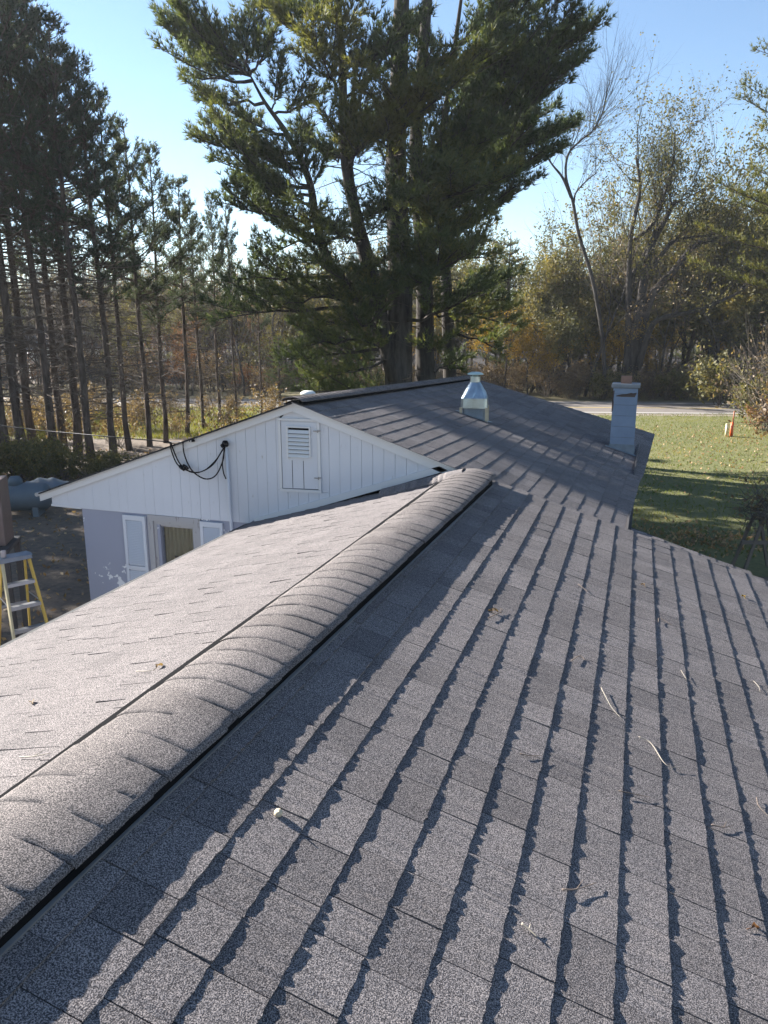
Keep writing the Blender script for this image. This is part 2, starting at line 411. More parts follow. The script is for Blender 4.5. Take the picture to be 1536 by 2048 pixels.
# ---- main roof: curved old slope
def grid_deck(y0, y1, x0f, x1f, nx, ny, dz, name, zf=z_main):
    mb = MB(); v = []
    for j in range(ny + 1):
        y = y0 + (y1 - y0) * j / ny
        a, b = x0f(y), x1f(y)
        for i in range(nx + 1):
            x = a + (b - a) * i / nx; v.append(tuple(P(x, y, zf(x, y) + dz)))
    n = nx + 1; top = len(v); v += [(p[0], p[1], p[2] - .022) for p in v]
    q = [(j * n + i, j * n + i + 1, (j + 1) * n + i + 1, (j + 1) * n + i) for j in range(ny) for i in range(nx)]
    q += [(b_ + top, a_ + top, d_ + top, c_ + top) for a_, b_, c_, d_ in q]
    per = [(i, i + 1) for i in range(nx)] + [(ny * n + i + 1, ny * n + i) for i in range(nx)] + [((j + 1) * n, j * n) for j in range(ny)] + [(j * n + nx, (j + 1) * n + nx) for j in range(ny)]
    q += [(a_, a_ + top, b_ + top, b_) for a_, b_ in per]
    mb.add(v, q=q); return hpart(mb, name, M_felt)
main_roof = grid_deck(YB0 + .03, YB1, lambda y: main_edges(y)[0], lambda y: main_edges(y)[2], 24, 40, -.004, 'main_roof')
def z_mainl(x, y):
    xr, zr, xe, ze = main_edges(y); return zr - .352 * (xr - x)
grid_deck(YB0 - .006, YB1, lambda y: -5.46, lambda y: main_edges(y)[0], 8, 8, -.004, 'main_roof', z_mainl)
fb = MB()
def lay_main(y_lo, y_hi, s_list, sgn=1, zf=z_main, xlim=None):
    for k, s in enumerate(s_list):
        y = y_lo * S - random.uniform(0, .25)
        while y < y_hi * S - .02:
            i = random.randrange(28); wd, (v, q, t) = variants[i]
            ya, yb = max(y, y_lo * S), min(y + wd, y_hi * S)
            if yb - ya > .03:
                kx = (yb - ya) / wd; vv = v * np.array([kx, 1, .72]); out = np.zeros_like(vv)
                for r in range(len(vv)):
                    yy = (ya + vv[r, 0]) / S; xr, zr, xe, ze = main_edges(yy)
                    x = xr + sgn * (s + vv[r, 1] / S) * .95
                    if xlim is not None: x = min(x, xlim)
                    x = max(x, xr) if sgn > 0 else min(x, xr)
                    out[r] = (S * x, yy * S, CZ + S * zf(x, yy) + vv[r, 2])
                fb.add(out, t=t if sgn > 0 else t[:, ::-1], q=q if sgn > 0 else q[:, ::-1], tone=random.random())
            y += wd
nrow = 21; lay_main(YB0 - .012, YB1, [.1 + .1386 * k for k in range(nrow)])
tag(hpart(fb, 'shingle_field', M_sh_a, main_roof), kind='stuff')
# lower strip of roof beyond the end of the front wing
ls = MB(); lsd = MB()
def z_low(x, y): return z_front_r(x) - .075 - .05 * max(0, y - 5.96)
lsd.prism([P(.0, 5.965, z_low(0, 5.965)), P(1.0, 5.965, z_low(1.0, 5.965)), P(.90, 6.42, z_low(.90, 6.42)), P(.0, 6.5, z_low(0, 6.5))], None, (0, 0, -.05))
low = hpart(lsd, 'lower_roof_edge', M_felt)
for k in range(8):
    x = .03 + .1386 * k * .956; y = 5.97 * S; 
    while y < 6.40 * S:
        i = random.randrange(28); wd, (v, q, t) = variants[i]; kx = min(1, (6.44 * S - y) / wd); vv = v * np.array([kx, 1, 1])
        out = np.stack([S * x + vv[:, 1] * .956, y + vv[:, 0], vv[:, 2]], 1)
        out[:, 2] += [CZ + S * z_low(a / S, b / S) for a, b in out[:, :2]]
        m_ = out[:, 0] / S < .99
        ls.add(out, t=t, q=q, tone=random.random()); y += wd
tag(hpart(ls, 'shingle_field', M_sh_a, low), kind='stuff')
# ---- ridge caps
def cap_piece(width, length, thick, crown, n=12, rs=None, fold=None):
    def zc(u):
        if fold is None: return crown * (1 - abs(u) ** 2.4)
        a = abs(u) * width; return fold[0] - fold[1] * (math.sqrt(a * a + fold[2] ** 2) - fold[2]) - .010 * max(0, abs(u) - .86) / .14
    # local x across, y along (near butt at 0, far head at +length), z up
    v = []; rows = [(0, 1.0), (.15 * length, .9), (.6 * length, .35), (length, .0)]
    for y, h in rows:
        for i in range(n + 1):
            u = -1 + 2 * i / n; a = abs(u)
            z = zc(u) + thick * h * (1 if fold is None else .35 + .65 * max(0, u))
            v.append((u * width, y + (rs.normal(0, .002) if rs is not None else 0), z))
    for i in range(n + 1):
        u = -1 + 2 * i / n; v.append((u * width, 0, zc(u) - .001))
    m_ = n + 1; q = []
    for r in range(3):
        for i in range(n): q.append((r * m_ + i, r * m_ + i + 1, (r + 1) * m_ + i + 1, (r + 1) * m_ + i))
    for i in range(n): q.append((4 * m_ + i, 4 * m_ + i + 1, i + 1, i))
    v2 = [(x, y, z - .012) for x, y, z in v[:m_]]   # side skirts
    b = len(v)
    for sgn, i in ((-1, 0), (1, n)):
        vv = [v[r * m_ + i] for r in range(4)]; base = len(v)
        v += [(x, y, z - .010) for x, y, z in vv]
        for r in range(3):
            f = (r * m_ + i, (r + 1) * m_ + i, base + r + 1, base + r); q.append(f if sgn < 0 else f[::-1])
    return np.array(v), np.array(q)
ridge_vent = MB(); cap_root = None
def cap_x(y): return -1.258 + .086 * min(1, max(0, (y - .8) / 5.1))
ys = np.linspace(YA0, 5.78, 30)
vl, vr, flg, flg2 = [], [], [], []
vb = MB(); fl1 = MB(); gap_shade = MB()
prof = [(-.172, -.050), (-.169, -.030), (-.10, .004), (0, .020), (.10, .004), (.166, -.014), (.168, -.056)]
V = []
for y in ys:
    x0 = cap_x(y)
    for dx, dz in prof: V.append(tuple(P(x0 + dx, y, ZR + dz)))
n = len(prof); q = [(j * n + i, j * n + i + 1, (j + 1) * n + i + 1, (j + 1) * n + i) for j in range(len(ys) - 1) for i in range(n - 1)]
vb.add(V, q=q); vb.add(V[-n:], t=[(0, i, i + 1) for i in range(1, n - 1)])
ridge_cap = hpart(vb, 'ridge_vent', M_dark)
V = []
for y in ys:
    x0 = cap_x(y) + .178
    wv = .0025 * math.sin(y * 3.1) + .0015 * math.sin(y * 9)
    for dx, dz in ((-.010, .000), (-.002 + wv, .001), (.0002 + wv, .001), (.000 + wv, -.004)): V.append(tuple(P(x0 + dx, y, z_front_r(x0 + dx) + dz + .0085)))
n = 4; fl1.add(V, q=[(j * n + i, j * n + i + 1, (j + 1) * n + i + 1, (j + 1) * n + i) for j in range(len(ys) - 1) for i in range(n - 1)])
hpart(fl1, 'flange_and_gap_shade', simple('dull_flange', (.16, .155, .15), .6, .2), ridge_cap)
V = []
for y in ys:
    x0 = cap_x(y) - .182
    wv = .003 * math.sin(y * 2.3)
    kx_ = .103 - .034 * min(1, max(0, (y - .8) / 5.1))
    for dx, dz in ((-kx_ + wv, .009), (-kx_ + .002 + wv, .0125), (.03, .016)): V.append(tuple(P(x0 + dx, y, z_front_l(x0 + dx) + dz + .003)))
n = 3; gap_shade.add(V, q=[(j * n + i + 1, j * n + i, (j + 1) * n + i, (j + 1) * n + i + 1) for j in range(len(ys) - 1) for i in range(n - 1)])
hpart(gap_shade, 'flange_and_gap_shade', M_dark, ridge_cap)  # left strip is no flange: shade of the cap gap painted flat black
capm = []
for k in range(6):
    v, q = cap_piece(.172 * S, .17 * S, .0042, .074, 18, np.random.default_rng(k), (.050, .31, .14)); mb = MB(); mb.add(v, q=q); capm.append(mb.mesh('cap_shingle', M_cap, True))
y = YA0
while y < 5.80:
    x0 = cap_x(y); o = P(x0 + random.uniform(-.004, .004), y, ZR + .002 + .003 * math.sin(y * 2.4))
    inst('cap_shingle', random.choice(capm), ridge_cap, Matrix.Translation(o) @ Matrix.Rotation(R(random.uniform(-1.5, 1.5)) - .019, 4, 'Z') @ Matrix.Rotation(R(.5), 4, 'Y'))
    y += .118
# rounded end of the cap
v, q = cap_piece(.172 * S, .10 * S, .010, .074, 14, None, (.050, .31, .14)); 
for r, (yy, k) in enumerate(((0, 1), (.03, .97), (.10, .8), (.15, .35))):
    for i in range(15): 
        v[r * 15 + i, 1] = yy; v[r * 15 + i, 2] = v[r * 15 + i, 2] * k - (1 - k) * .02
mb = MB(); mb.add(v, q=q); mb.build('cap_shingle', M_cap, ridge_cap, True).matrix_basis = Matrix.Translation(P(cap_x(5.82), 5.82, ZR + .004))
# main ridge cap
mcap = MB(); capb = []
for k in range(3):
    v, q = cap_piece(.105 * S, .13 * S, .012, .05, 8, np.random.default_rng(20 + k)); mb = MB(); mb.add(v, q=q); capb.append(mb.mesh('cap_shingle', M_cap))
strip = MB(); V = []
for y in np.linspace(YB0, YB1, 20):
    xr, zr, xe, ze = main_edges(y)
    for dx, dz in ((-.11, -.03), (0, .012), (.11, -.025)): V.append(tuple(P(xr + dx, y, zr + dz)))
strip.add(V, q=[(j * 3 + i, j * 3 + i + 1, j * 3 + i + 4, j * 3 + i + 3) for j in range(19) for i in range(2)])
mridge = hpart(strip, 'ridge_strip', M_dark)
y = YB0 + .005
while y < YB1 - .05:
    xr, zr, xe, ze = main_edges(y)
    inst('cap_shingle', random.choice(capb), mridge, Matrix.Translation(P(xr, y, zr + .002)) @ Matrix.Rotation(-.05, 4, 'Z')); y += .092
# saddle of lapped caps where the main rake meets the front ridge
sad = MB(); V = []
q0, q1 = P(-1.38, 5.83, -1.178), P(-1.90, 5.80, -1.338)
ax = (q1 - q0); L = ax.length; ax.normalize(); sd = Vector((0, 0, 1)).cross(ax); sd.normalize(); nn = ax.cross(sd)
sad.prism([q0 + sd * .10, q0 - sd * .10, q1 - sd * .10, q1 + sd * .10], None, (0, 0, -.04))
saddle = hpart(sad, 'saddle_strip', M_dark)
for k in range(13):
    v, q = cap_piece(.20, .22, .010, .060, 12, np.random.default_rng(60 + k)); mb = MB(); mb.add(v, q=q)
    o = mb.build('cap_shingle', M_sh_r, saddle, True)
    p = q0 + ax * (L * (1 - k / 12.0))
    o.matrix_basis = Matrix.Translation(p + nn * (.0 if nn.z > 0 else 0) + Vector((0, 0, .012))) @ Matrix((sd, -ax, -nn if nn.z < 0 else nn)).transposed().to_4x4()

# ------------------------------------------------------------------ walls
YW = 5.985                                   # gable wall plane
AP = (-2.748, -.617); RL_, RR_ = (-5.478, -1.585), (-1.275, -1.124)
def rake_z(x):
    return (AP[1] + (x - AP[0]) * ((RL_[1] - AP[1]) / (RL_[0] - AP[0]) if x < AP[0] else (RR_[1] - AP[1]) / (RR_[0] - AP[0])))
walls = MB(); ZG = -CZ / S
walls.prism([P(-5.02, YW + .02, -1.70), P(-1.0, YW + .02, -1.70), P(-1.0, YW + .02, -1.4), P(-1.30, YW + .02, -1.19), P(-2.75, YW + .02, -.70), P(-5.02, YW + .02, -1.60)], None, (0, .2, 0))
hpart(walls, 'gable_backing', M_dark)
wl = MB()
xw = [(-5.02, -4.157), (-3.752, -2.9)]
ztop, wz1 = -1.715, -2.40
wl.prism([P(-5.02, YW, ZG), P(-4.157, YW, ZG), P(-4.157, YW, ztop), P(-5.02, YW, ztop)], None, (0, .1, 0))
wl.prism([P(-3.752, YW, ZG), P(-1.1, YW, ZG), P(-1.1, YW, -1.72), P(-3.752, YW, ztop)], None, (0, .1, 0))
wl.prism([P(-4.157, YW, ZG), P(-3.752, YW, ZG), P(-3.752, YW, wz1), P(-4.157, YW, wz1)], None, (0, .1, 0))
hpart(wl, 'wall', M_stucco)
w2 = MB()
w2.prism([P(-5.02, YW + .08, ZG), P(-5.02, YW + .08, ztop), P(-5.02, YB1 - .2, ztop), P(-5.02, YB1 - .2, ZG)], None, (.15, 0, 0))
w2.prism([P(-.35, YW + .3, ZG), P(-.35, YW + .3, -1.5), P(-.35, YB1 - .2, -1.5), P(-.35, YB1 - .2, ZG)], None, (-.15, 0, 0))
w2.prism([P(-4.9, YB1 - .2, ZG), P(-.45, YB1 - .2, ZG), P(-.45, YB1 - .2, -1.55), P(-2.5, YB1 - .2, -.87), P(-4.9, YB1 - .2, -1.66)], None, (0, -.15, 0))
hpart(w2, 'wall', M_stucco)
w3 = MB()
w3.prism([P(-2.95, YA0 + .3, ZG), P(-2.95, YA0 + .3, -1.72), P(-2.95, YW - .1, -1.72), P(-2.95, YW - .1, ZG)], None, (.15, 0, 0))
w3.prism([P(1.4, YA0 + .3, ZG), P(1.4, YA0 + .3, -2.0), P(1.4, YA1, -2.0), P(1.4, YA1, ZG)], None, (-.15, 0, 0))
w3.prism([P(-2.84, YA0 + .3, ZG), P(1.28, YA0 + .3, ZG), P(1.28, YA0 + .3, -1.98), P(-1.2, YA0 + .3, -1.2), P(-2.84, YA0 + .3, -1.68)], None, (0, .15, 0))
w3.prism([P(-.2, YA1 - .12, ZG), P(1.28, YA1 - .12, ZG), P(1.28, YA1 - .12, -1.98), P(-.2, YA1 - .12, -1.55)], None, (0, .15, 0))
hpart(w3, 'wall', M_stucco)
# siding boards, each its own
sid = hpart(MB().prism([P(-5.36, YW + .012, -1.70), P(-5.02, YW + .012, -1.715), P(-5.02, YW + .012, -1.45), P(-5.36, YW + .012, -1.58)], None, (0, .05, 0)), 'gable_siding', M_white)
def low_z(x):
    if x < -3.14: return -1.712 - .004 * (x + 5.0) / 2
    return -1.66 + (x + 3.14) * (.565 / 1.68)
bw = .0975; x = -5.36
door_x0, door_x1, door_z0 = -2.895, -2.505, -1.395
while x < -1.50:
    x1 = min(x + bw, -1.44); g = .0011 if x > -4.0 else .0005
    a, b = x + g, x1 - g
    if b - a > .01:
        za, zb = rake_z(a) - .05, rake_z(b) - .05
        la, lb = low_z(a), low_z(b)
        yo = YW - .010 + random.uniform(-.0012, .0012)
        def board(a, b, la, lb, za, zb):
            if za > la + .004 or zb > lb + .004:
                hpart(MB().prism([P(a, yo, la), P(b, yo, lb), P(b, yo, max(zb, lb + .002)), P(a, yo, max(za, la + .002))], None, (0, .02, 0)), 'siding_board', M_white, sid)
        if b < door_x0 or a > door_x1: board(a, b, la, lb, za, zb)
        else:
            board(a, b, la, lb, door_z0 + .008, door_z0 + .008); zd = door_z0 + .010
            if a < door_x0: board(a, door_x0 + .012, zd, zd, za, rake_z(door_x0 + .012) - .05)
            if b > door_x1: board(door_x1 - .018, b, zd, zd, rake_z(door_x1 - .018) - .05, zb)
    x = x1
hpart(MB().prism([P(door_x0, YW - .012, -.79), P(door_x1, YW - .012, -.79), P(-2.72, YW - .012, -.67), P(-2.78, YW - .012, -.67)], None, (0, .02, 0)), 'siding_board', M_white, sid)
def trim(pts, d, name, mat=None, y=None): return bevel(hpart(MB().prism(pts, None, (0, d, 0)), name, mat or M_trim), .004)
# rake boards: a face board and a thinner moulding above it
yr = YW - .035
def raker(p, q_, up, dn, y, d, name):
    return trim([P(p[0], y, p[1] - dn), P(q_[0], y, q_[1] - dn), P(q_[0], y, q_[1] - up), P(p[0], y, p[1] - up)], d, name)
raker(RL_, AP, .026, .082, yr, .05, 'rake_board'); raker(AP, (RR_[0] + .02, RR_[1] - .006), .026, .086, yr, .05, 'rake_board')
raker((RL_[0] - .02, RL_[1] - .004), AP, .004, .0255, yr - .013, .065, 'rake_moulding'); raker(AP, (RR_[0] + .06, RR_[1] - .02), .004, .0255, yr - .013, .065, 'rake_moulding')
trim([P(-3.15, yr, -1.722), P(-1.40, yr, -1.128), P(-1.47, yr, -1.098), P(-3.15, yr, -1.664)], .05, 'sill_board')
trim([P(-5.37, YW - .014, -1.712), P(-5.02, YW - .014, -1.717), P(-5.02, YW - .014, -1.70), P(-5.37, YW - .014, -1.695)], .03, 'soffit_edge')
hpart(MB().prism([P(-5.36, YW, -1.70), P(-5.02, YW, -1.715), P(-5.02, YB1, -1.715), P(-5.36, YB1, -1.70)], None, (0, 0, .02)), 'soffit', M_white)
gt = MB().tube([P(-5.50, yr - .02, -1.60), P(-5.49, YB1, -1.66)], .03, 8); hpart(gt, 'drip_edge', M_drip)
ev = MB(); ev.bar(P(.0, 6.0, -1.605), P(.085, YB1 - .02, -1.515), .025, .10); hpart(ev, 'eave_board', M_bench)
# attic door
dl = hpart(MB().prism([P(-2.868, YW - .018, -1.37), P(-2.535, YW - .018, -1.36), P(-2.54, YW - .018, -.79), P(-2.868, YW - .018, -.79)], None, (0, .02, 0)), 'attic_door', M_white); dl['label'] = 'white board attic door with a louvered vent'
def dbar(p, q_, wdt, name, par, y, d, mat=None):
    hpart(MB().prism([p, q_, q_ + Vector((0, 0, wdt)), p + Vector((0, 0, wdt))], None, (0, d, 0)), name, mat or M_trim, par)
ydf = YW - .026
for pts in (([P(-2.895, ydf, -1.400), P(-2.503, ydf, -1.392), P(-2.503, ydf, -1.368), P(-2.895, ydf, -1.376)]), ([P(-2.895, ydf, -1.374), P(-2.872, ydf, -1.374), P(-2.872, ydf, -.782), P(-2.895, ydf, -.782)]), ([P(-2.530, ydf, -1.366), P(-2.505, ydf, -1.366), P(-2.512, ydf, -.782), P(-2.536, ydf, -.782)]), ([P(-2.895, ydf, -.780), P(-2.512, ydf, -.780), P(-2.512, ydf, -.762), P(-2.895, ydf, -.762)])):
    hpart(MB().prism(pts, None, (0, .035, 0)), 'door_trim', M_trim, dl)
for xx in (-2.775, -2.67): hpart(MB().prism([P(xx, YW - .0195, -1.365), P(xx + .004, YW - .0195, -1.365), P(xx + .004, YW - .0195, -1.12), P(xx, YW - .0195, -1.12)], None, (0, .01, 0)), 'board_joint', M_dark, dl)
lx0, lx1, lz0, lz1 = -2.800, -2.605, -1.075, -.838
hpart(MB().prism([P(lx0, YW - .022, lz0), P(lx1, YW - .022, lz0), P(lx1, YW - .022, lz1), P(lx0, YW - .022, lz1)], None, (0, .006, 0)), 'vent_opening', M_dark, dl)
for a, b, c, d in ((lx0 - .016, lx0, lz0 - .03, lz1 + .012), (lx1, lx1 + .012, lz0 - .008, lz1 + .012), (lx0, lx1, lz1, lz1 + .012)):
    hpart(MB().prism([P(a, YW - .034, c), P(b, YW - .034, c), P(b, YW - .034, d), P(a, YW - .034, d)], None, (0, .024, 0)), 'louver_frame', M_trim, dl)
for k in range(7):
    z = lz1 - .02 - k * (lz1 - lz0 - .012) / 6.6
    sl = MB().prism([P(lx0, YW - .042, z - .027), P(lx1, YW - .042, z - .027), P(lx1, YW - .024, z), P(lx0, YW - .024, z)], None, (0, .012, .004)); hpart(sl, 'louver_slat', M_trim, dl)
for zz in (-.86, -1.262):
    hg = MB(); hg.tube([P(-2.525, YW - .034, zz - .012), P(-2.525, YW - .034, zz + .012)], .007, 6); hg.bar(P(-2.565, YW - .032, zz), P(-2.53, YW - .032, zz), .006, .012); hg.bar(P(-2.52, YW - .032, zz + .004), P(-2.50, YW - .032, zz + .006), .006, .016); hpart(hg, 'hinge', M_alu, dl)
# window
win = MB()
def rectframe(mb, x0, x1, z0, z1, t, y, d):
    for a, b, c, e in ((x0, x0 + t, z0, z1), (x1 - t, x1, z0, z1), (x0 + t, x1 - t, z1 - t, z1), (x0 + t, x1 - t, z0, z0 + t)):
        mb.prism([P(a, y, c), P(b, y, c), P(b, y, e), P(a, y, e)], None, (0, d, 0))
rectframe(win, -4.275, -3.715, wz1 - .07, -1.716, .055, YW - .018, .05); rectframe(win, -4.218, -3.770, wz1 - .015, -1.775, .030, YW - .004, .06)
wf = hpart(win, 'window', M_grey); wf['label'] = 'grey framed window with drawn curtains'
sh = MB(); rectframe(sh, -4.186, -3.80, wz1 + .012, -1.806, .022, YW + .02, .02); hpart(sh, 'sash', M_grey, wf)
gm = Mat('window_glass', .03); gm.b.inputs['Transmission Weight'].default_value = 1; gm.color((.9, .93, .92)); gm.b.inputs['IOR'].default_value = 1.3
hpart(MB().prism([P(-4.166, YW + .034, wz1 + .03), P(-3.82, YW + .034, wz1 + .03), P(-3.82, YW + .034, -1.826), P(-4.166, YW + .034, -1.826)], None, (0, .006, 0)), 'pane', gm.m, wf)
cm = leaf('curtain_cloth', [(.2, (.34, .30, .22)), (.8, (.46, .42, .30))], .3, 6)
cu = MB(); V = []
for i in range(61):
    u = i / 60; xx = -4.185 + .385 * u; off = .014 * math.sin(u * 50) + .006 * math.sin(u * 23)
    for z in (-1.80, -2.1, wz1): V.append(tuple(P(xx, YW + .075 + off * (1 if z < -1.9 else .8), z)))
cu.add(V, q=[(j * 3 + i, j * 3 + i + 1, j * 3 + i + 4, j * 3 + i + 3) for j in range(60) for i in range(2)]); hpart(cu, 'curtain', cm, wf, True)
hpart(MB().prism([P(-4.02, YW + .05, -2.30), P(-3.80, YW + .05, -2.28), P(-3.80, YW + .05, -2.115), P(-4.05, YW + .05, -2.115)], None, (0, .01, 0)), 'chair_back', M_wood, wf)
hpart(MB().prism([P(-4.19, YW + .11, wz1), P(-3.76, YW + .11, wz1), P(-3.76, YW + .11, -1.75), P(-4.19, YW + .11, -1.75)], None, (0, .02, 0)), 'window_back', M_room, wf)
# shutters
def shutter(x0, x1, z0, z1):
    f_ = MB(); t = .030
    y = YW - .028
    for a, b, c, e in ((x0, x0 + t, z0, z1), (x1 - t, x1, z0, z1), (x0 + t, x1 - t, z1 - .045, z1), (x0 + t, x1 - t, z0, z0 + .05), (x0 + t, x1 - t, (z0 + z1) / 2 - .17, (z0 + z1) / 2 - .135)):
        f_.prism([P(a, y, c), P(b, y, c), P(b, y, e), P(a, y, e)], None, (0, .035, 0))
    r_ = hpart(f_, 'shutter', M_white)
    hpart(MB().prism([P(x0 + t, YW - .008, z0 + .05), P(x1 - t, YW - .008, z0 + .05), P(x1 - t, YW - .008, z1 - .045), P(x0 + t, YW - .008, z1 - .045)], None, (0, .006, 0)), 'shutter_back', M_white, r_)
    z = z1 - .056
    while z > z0 + .06:
        if abs(z - ((z0 + z1) / 2 - .152)) > .03:
            hpart(MB().prism([P(x0 + t, y + .002, z - .011), P(x1 - t, y + .002, z - .011), P(x1 - t, y + .009, z), P(x0 + t, y + .009, z)], None, (0, .008, 0)), 'shutter_slat', M_white, r_)
        z -= .0165
    return r_
shutter(-4.545, -4.300, -2.46, -1.735)['label'] = 'white louvered shutter left of the window'
shutter(-3.712, -3.480, -2.46, -1.735)['label'] = 'white louvered shutter right of the window'
# conduit, weatherhead, fascia lamp
cd = MB(); cd.tube([P(-3.395, YW - .035, -1.04), P(-3.388, YW - .035, -1.5), P(-3.375, YW - .035, -2.0), P(-3.37, YW - .035, ZG)], .022, 8); cdo = hpart(cd, 'conduit', M_white, None, True)
wh = MB(); wh.lathe([(.0, .05), (.03, .045), (.042, .02), (.045, -.02), (.03, -.035), (0, -.035)], P(-3.395, YW - .05, -1.005), 10); wh.tube([P(-3.395, YW - .04, -1.0), P(-3.41, YW - .085, -1.02)], .028, 8); hpart(wh, 'weatherhead', M_black, cdo)
fx = MB(); fx.box(P(-3.724, yr - .02, -.990), (.075, .04, .032), M=Matrix.Rotation(R(-4), 4, 'Y')); fo = hpart(fx, 'soffit_lamp', M_black); bevel(fo, .008)
hpart(MB().lathe([(0, -.010), (.011, -.008), (.011, .004), (0, .006)], P(-3.724, yr - .038, -.990), 10), 'lamp_lens', M_drip, fo)
# round roof vent cap beyond the ridge
rv = MB(); c_ = at(616, 788, 11.2)
rv.lathe([(.0, .05), (.07, .045), (.105, .022), (.115, 0), (.10, -.01), (.06, -.012), (.055, -.35), (0, -.35)], c_, 20); hpart(rv, 'roof_vent', simple('white_metal_cap', (.62, .62, .58), .5), None, True)
# ------------------------------------------------------------------ chimney
def zB(x, y): return z_main(x, y)
ch0 = P(-.285, 9.74, 0); cw, cdp = .425, .42
ctop = at(1244, 770, 14.0)
cxc, cyc = ch0.x + cw / 2 + .02, ch0.y + cdp / 2 + .06
zt = None
def ztop_at(py, x, y):
    d_ = Vector((x, y, 0)); f_ = -d_.x * sy_ + d_.y * cy_; return at(768, py, f_).z
zc1 = ztop_at(768, cxc, cyc - cdp / 2); zc0 = CZ + S * zB(cxc / S, cyc / S)
chm = MB(); nb = 5; hh = (zc1 - .06 - (zc0 - .4)) / 5
chimney = hpart(MB().box((cxc, cyc, (zc0 - .5 + zc1 - .07) / 2), (cw - .012, cdp - .012, zc1 - .07 - zc0 + .5)), 'chimney', M_mortar); chimney['label'] = 'blue grey painted block chimney with clay flue'
z = zc0 - .35; blk = .197
while z < zc1 - .09:
    z1 = min(z + blk, zc1 - .075)
    if z1 > zc1 - .30 and z < zc1 - .12:
        pass
    bo = hpart(MB().box((cxc, cyc, (z + z1) / 2), (cw + random.uniform(-.003, .003), cdp, z1 - z - .005)), 'chimney_block', M_chim, chimney); bevel(bo, .004)
    z = z1
# broken patch of bare brick near the top
bp = MB(); pts = [(-.165, -.02), (-.05, -.028), (.06, -.026), (.165, -.028), (.195, .055), (.17, .03), (.10, .05), (.02, .025), (-.06, .02), (-.15, .0)]
bp.prism([Vector((cxc + a, cyc - cdp / 2 - .004, zc1 - .205 + b)) for a, b in pts], None, (0, .01, 0)); hpart(bp, 'bare_patch', M_brick, chimney)
bp = MB(); pts = [(-.02, -.28), (.0, -.24), (.01, -.1), (-.005, .0), (.012, .12), (-.02, .12)]
bp.prism([Vector((cxc - cw / 2 + .012 + a, cyc - cdp / 2 - .004, zc1 - .24 + b)) for a, b in pts], None, (0, .05, 0)); hpart(bp, 'bare_patch', M_brick, chimney)
bevel(hpart(MB().box((cxc, cyc, zc1 - .035), (cw + .07, cdp + .07, .07)), 'chimney_cap', simple('cap_concrete', (.2, .21, .22))  , chimney), .01)
flu = MB()
for dx, dy, a, b in ((-.08, 0, .03, .19), (.08, 0, .03, .19), (0, -.08, .13, .03), (0, .08, .13, .03)): flu.box((cxc + dx, cyc + dy, zc1 + .06), (a, b, .14))
hpart(flu, 'flue', M_clay, chimney)
fla = MB(); sx = cw / 2 + .014
x0, x1 = cxc - sx, cxc + sx; ya, yb_ = cyc - cdp / 2 - .014, cyc + cdp / 2 + .014
def zr_(x, y): return CZ + S * zB(x / S, y / S)
for pts in ([(x0, ya), (x1, ya)], [(x1, ya), (x1, yb_)], [(x0, yb_), (x0, ya)]):
    (a, b), (c, d) = pts
    nx, ny = (0, -.004) if b == d else ((.004, 0) if a > cxc else (-.004, 0))
    fla.prism([Vector((a, b, zr_(a, b) - .05)), Vector((c, d, zr_(c, d) - .05)), Vector((c, d, zr_(x0, ya) + .06)), Vector((a, b, zr_(x0, ya) + .06))], None, (nx, ny, 0))
hpart(fla, 'chimney_flashing', M_galv_dull, chimney)
ap = MB().prism([Vector((x0 - .06, ya - .10, zr_(x0 - .06, ya - .1) + .014)), Vector((x1 + .06, ya - .10, zr_(x1 + .06, ya - .1) + .014)), Vector((x1 + .06, ya, zr_(x1 + .06, ya) + .016)), Vector((x0 - .06, ya, zr_(x0 - .06, ya) + .016))], None, (0, 0, .004)); hpart(ap, 'chimney_flashing', M_galv_dull, chimney)
# ------------------------------------------------------------------ vent hood
vcx, vcy = S * -1.70, S * 8.46
fv = -vcx * sy_ + vcy * cy_
def zrow(py): return at(768, py, fv).z
zb_ = zr_(vcx, vcy); zsk, zsh, znk = zrow(814), zrow(795), zrow(764); ztp = zrow(747)
hw = .205; ang = R(8)
def sq(hw_, z, cr=0, k=8):
    out = []
    for i in range(4):
        a0 = math.pi / 4 + i * math.pi / 2
        for j in range(k):
            b = a0 - math.pi / 4 + (j + .5) / k * math.pi / 2
            d = Vector((math.cos(b), math.sin(b)))
            s_ = 1 / max(abs(d.x), abs(d.y)); rr = hw_ * (s_ * (1 - cr) + cr)
            p = d * rr; out.append((vcx + p.x * math.cos(ang) - p.y * math.sin(ang), vcy + p.x * math.sin(ang) + p.y * math.cos(ang), z))
    return out
def rings(rs):
    mb = MB(); V = [p for r in rs for p in r]; n = len(rs[0])
    mb.add(V, q=[(j * n + i, j * n + (i + 1) % n, (j + 1) * n + (i + 1) % n, (j + 1) * n + i) for j in range(len(rs) - 1) for i in range(n)]); return mb
rb = random.Random(5)
def dent(r, a=.008): return [(x + rb.uniform(-a, a), y + rb.uniform(-a, a), z + rb.uniform(-a, a)) for x, y, z in r]
base = rings([sq(hw - .02, zb_ - .3), sq(hw - .02, zsk)]); vh = hpart(base, 'exhaust_vent', M_galv_dull); vh['label'] = 'dented galvanised exhaust vent on the roof slope'
hpart(rings([sq(hw + .012, zsk - .004), sq(hw + .012, zsh, .1), dent(sq(hw * .86, zsh + (znk - zsh) * .35, .25)), dent(sq(hw * .64, zsh + (znk - zsh) * .68, .5)), sq(.085, znk, 1), sq(.085, ztp - .05, 1)]), 'vent_hood', M_galv, vh)
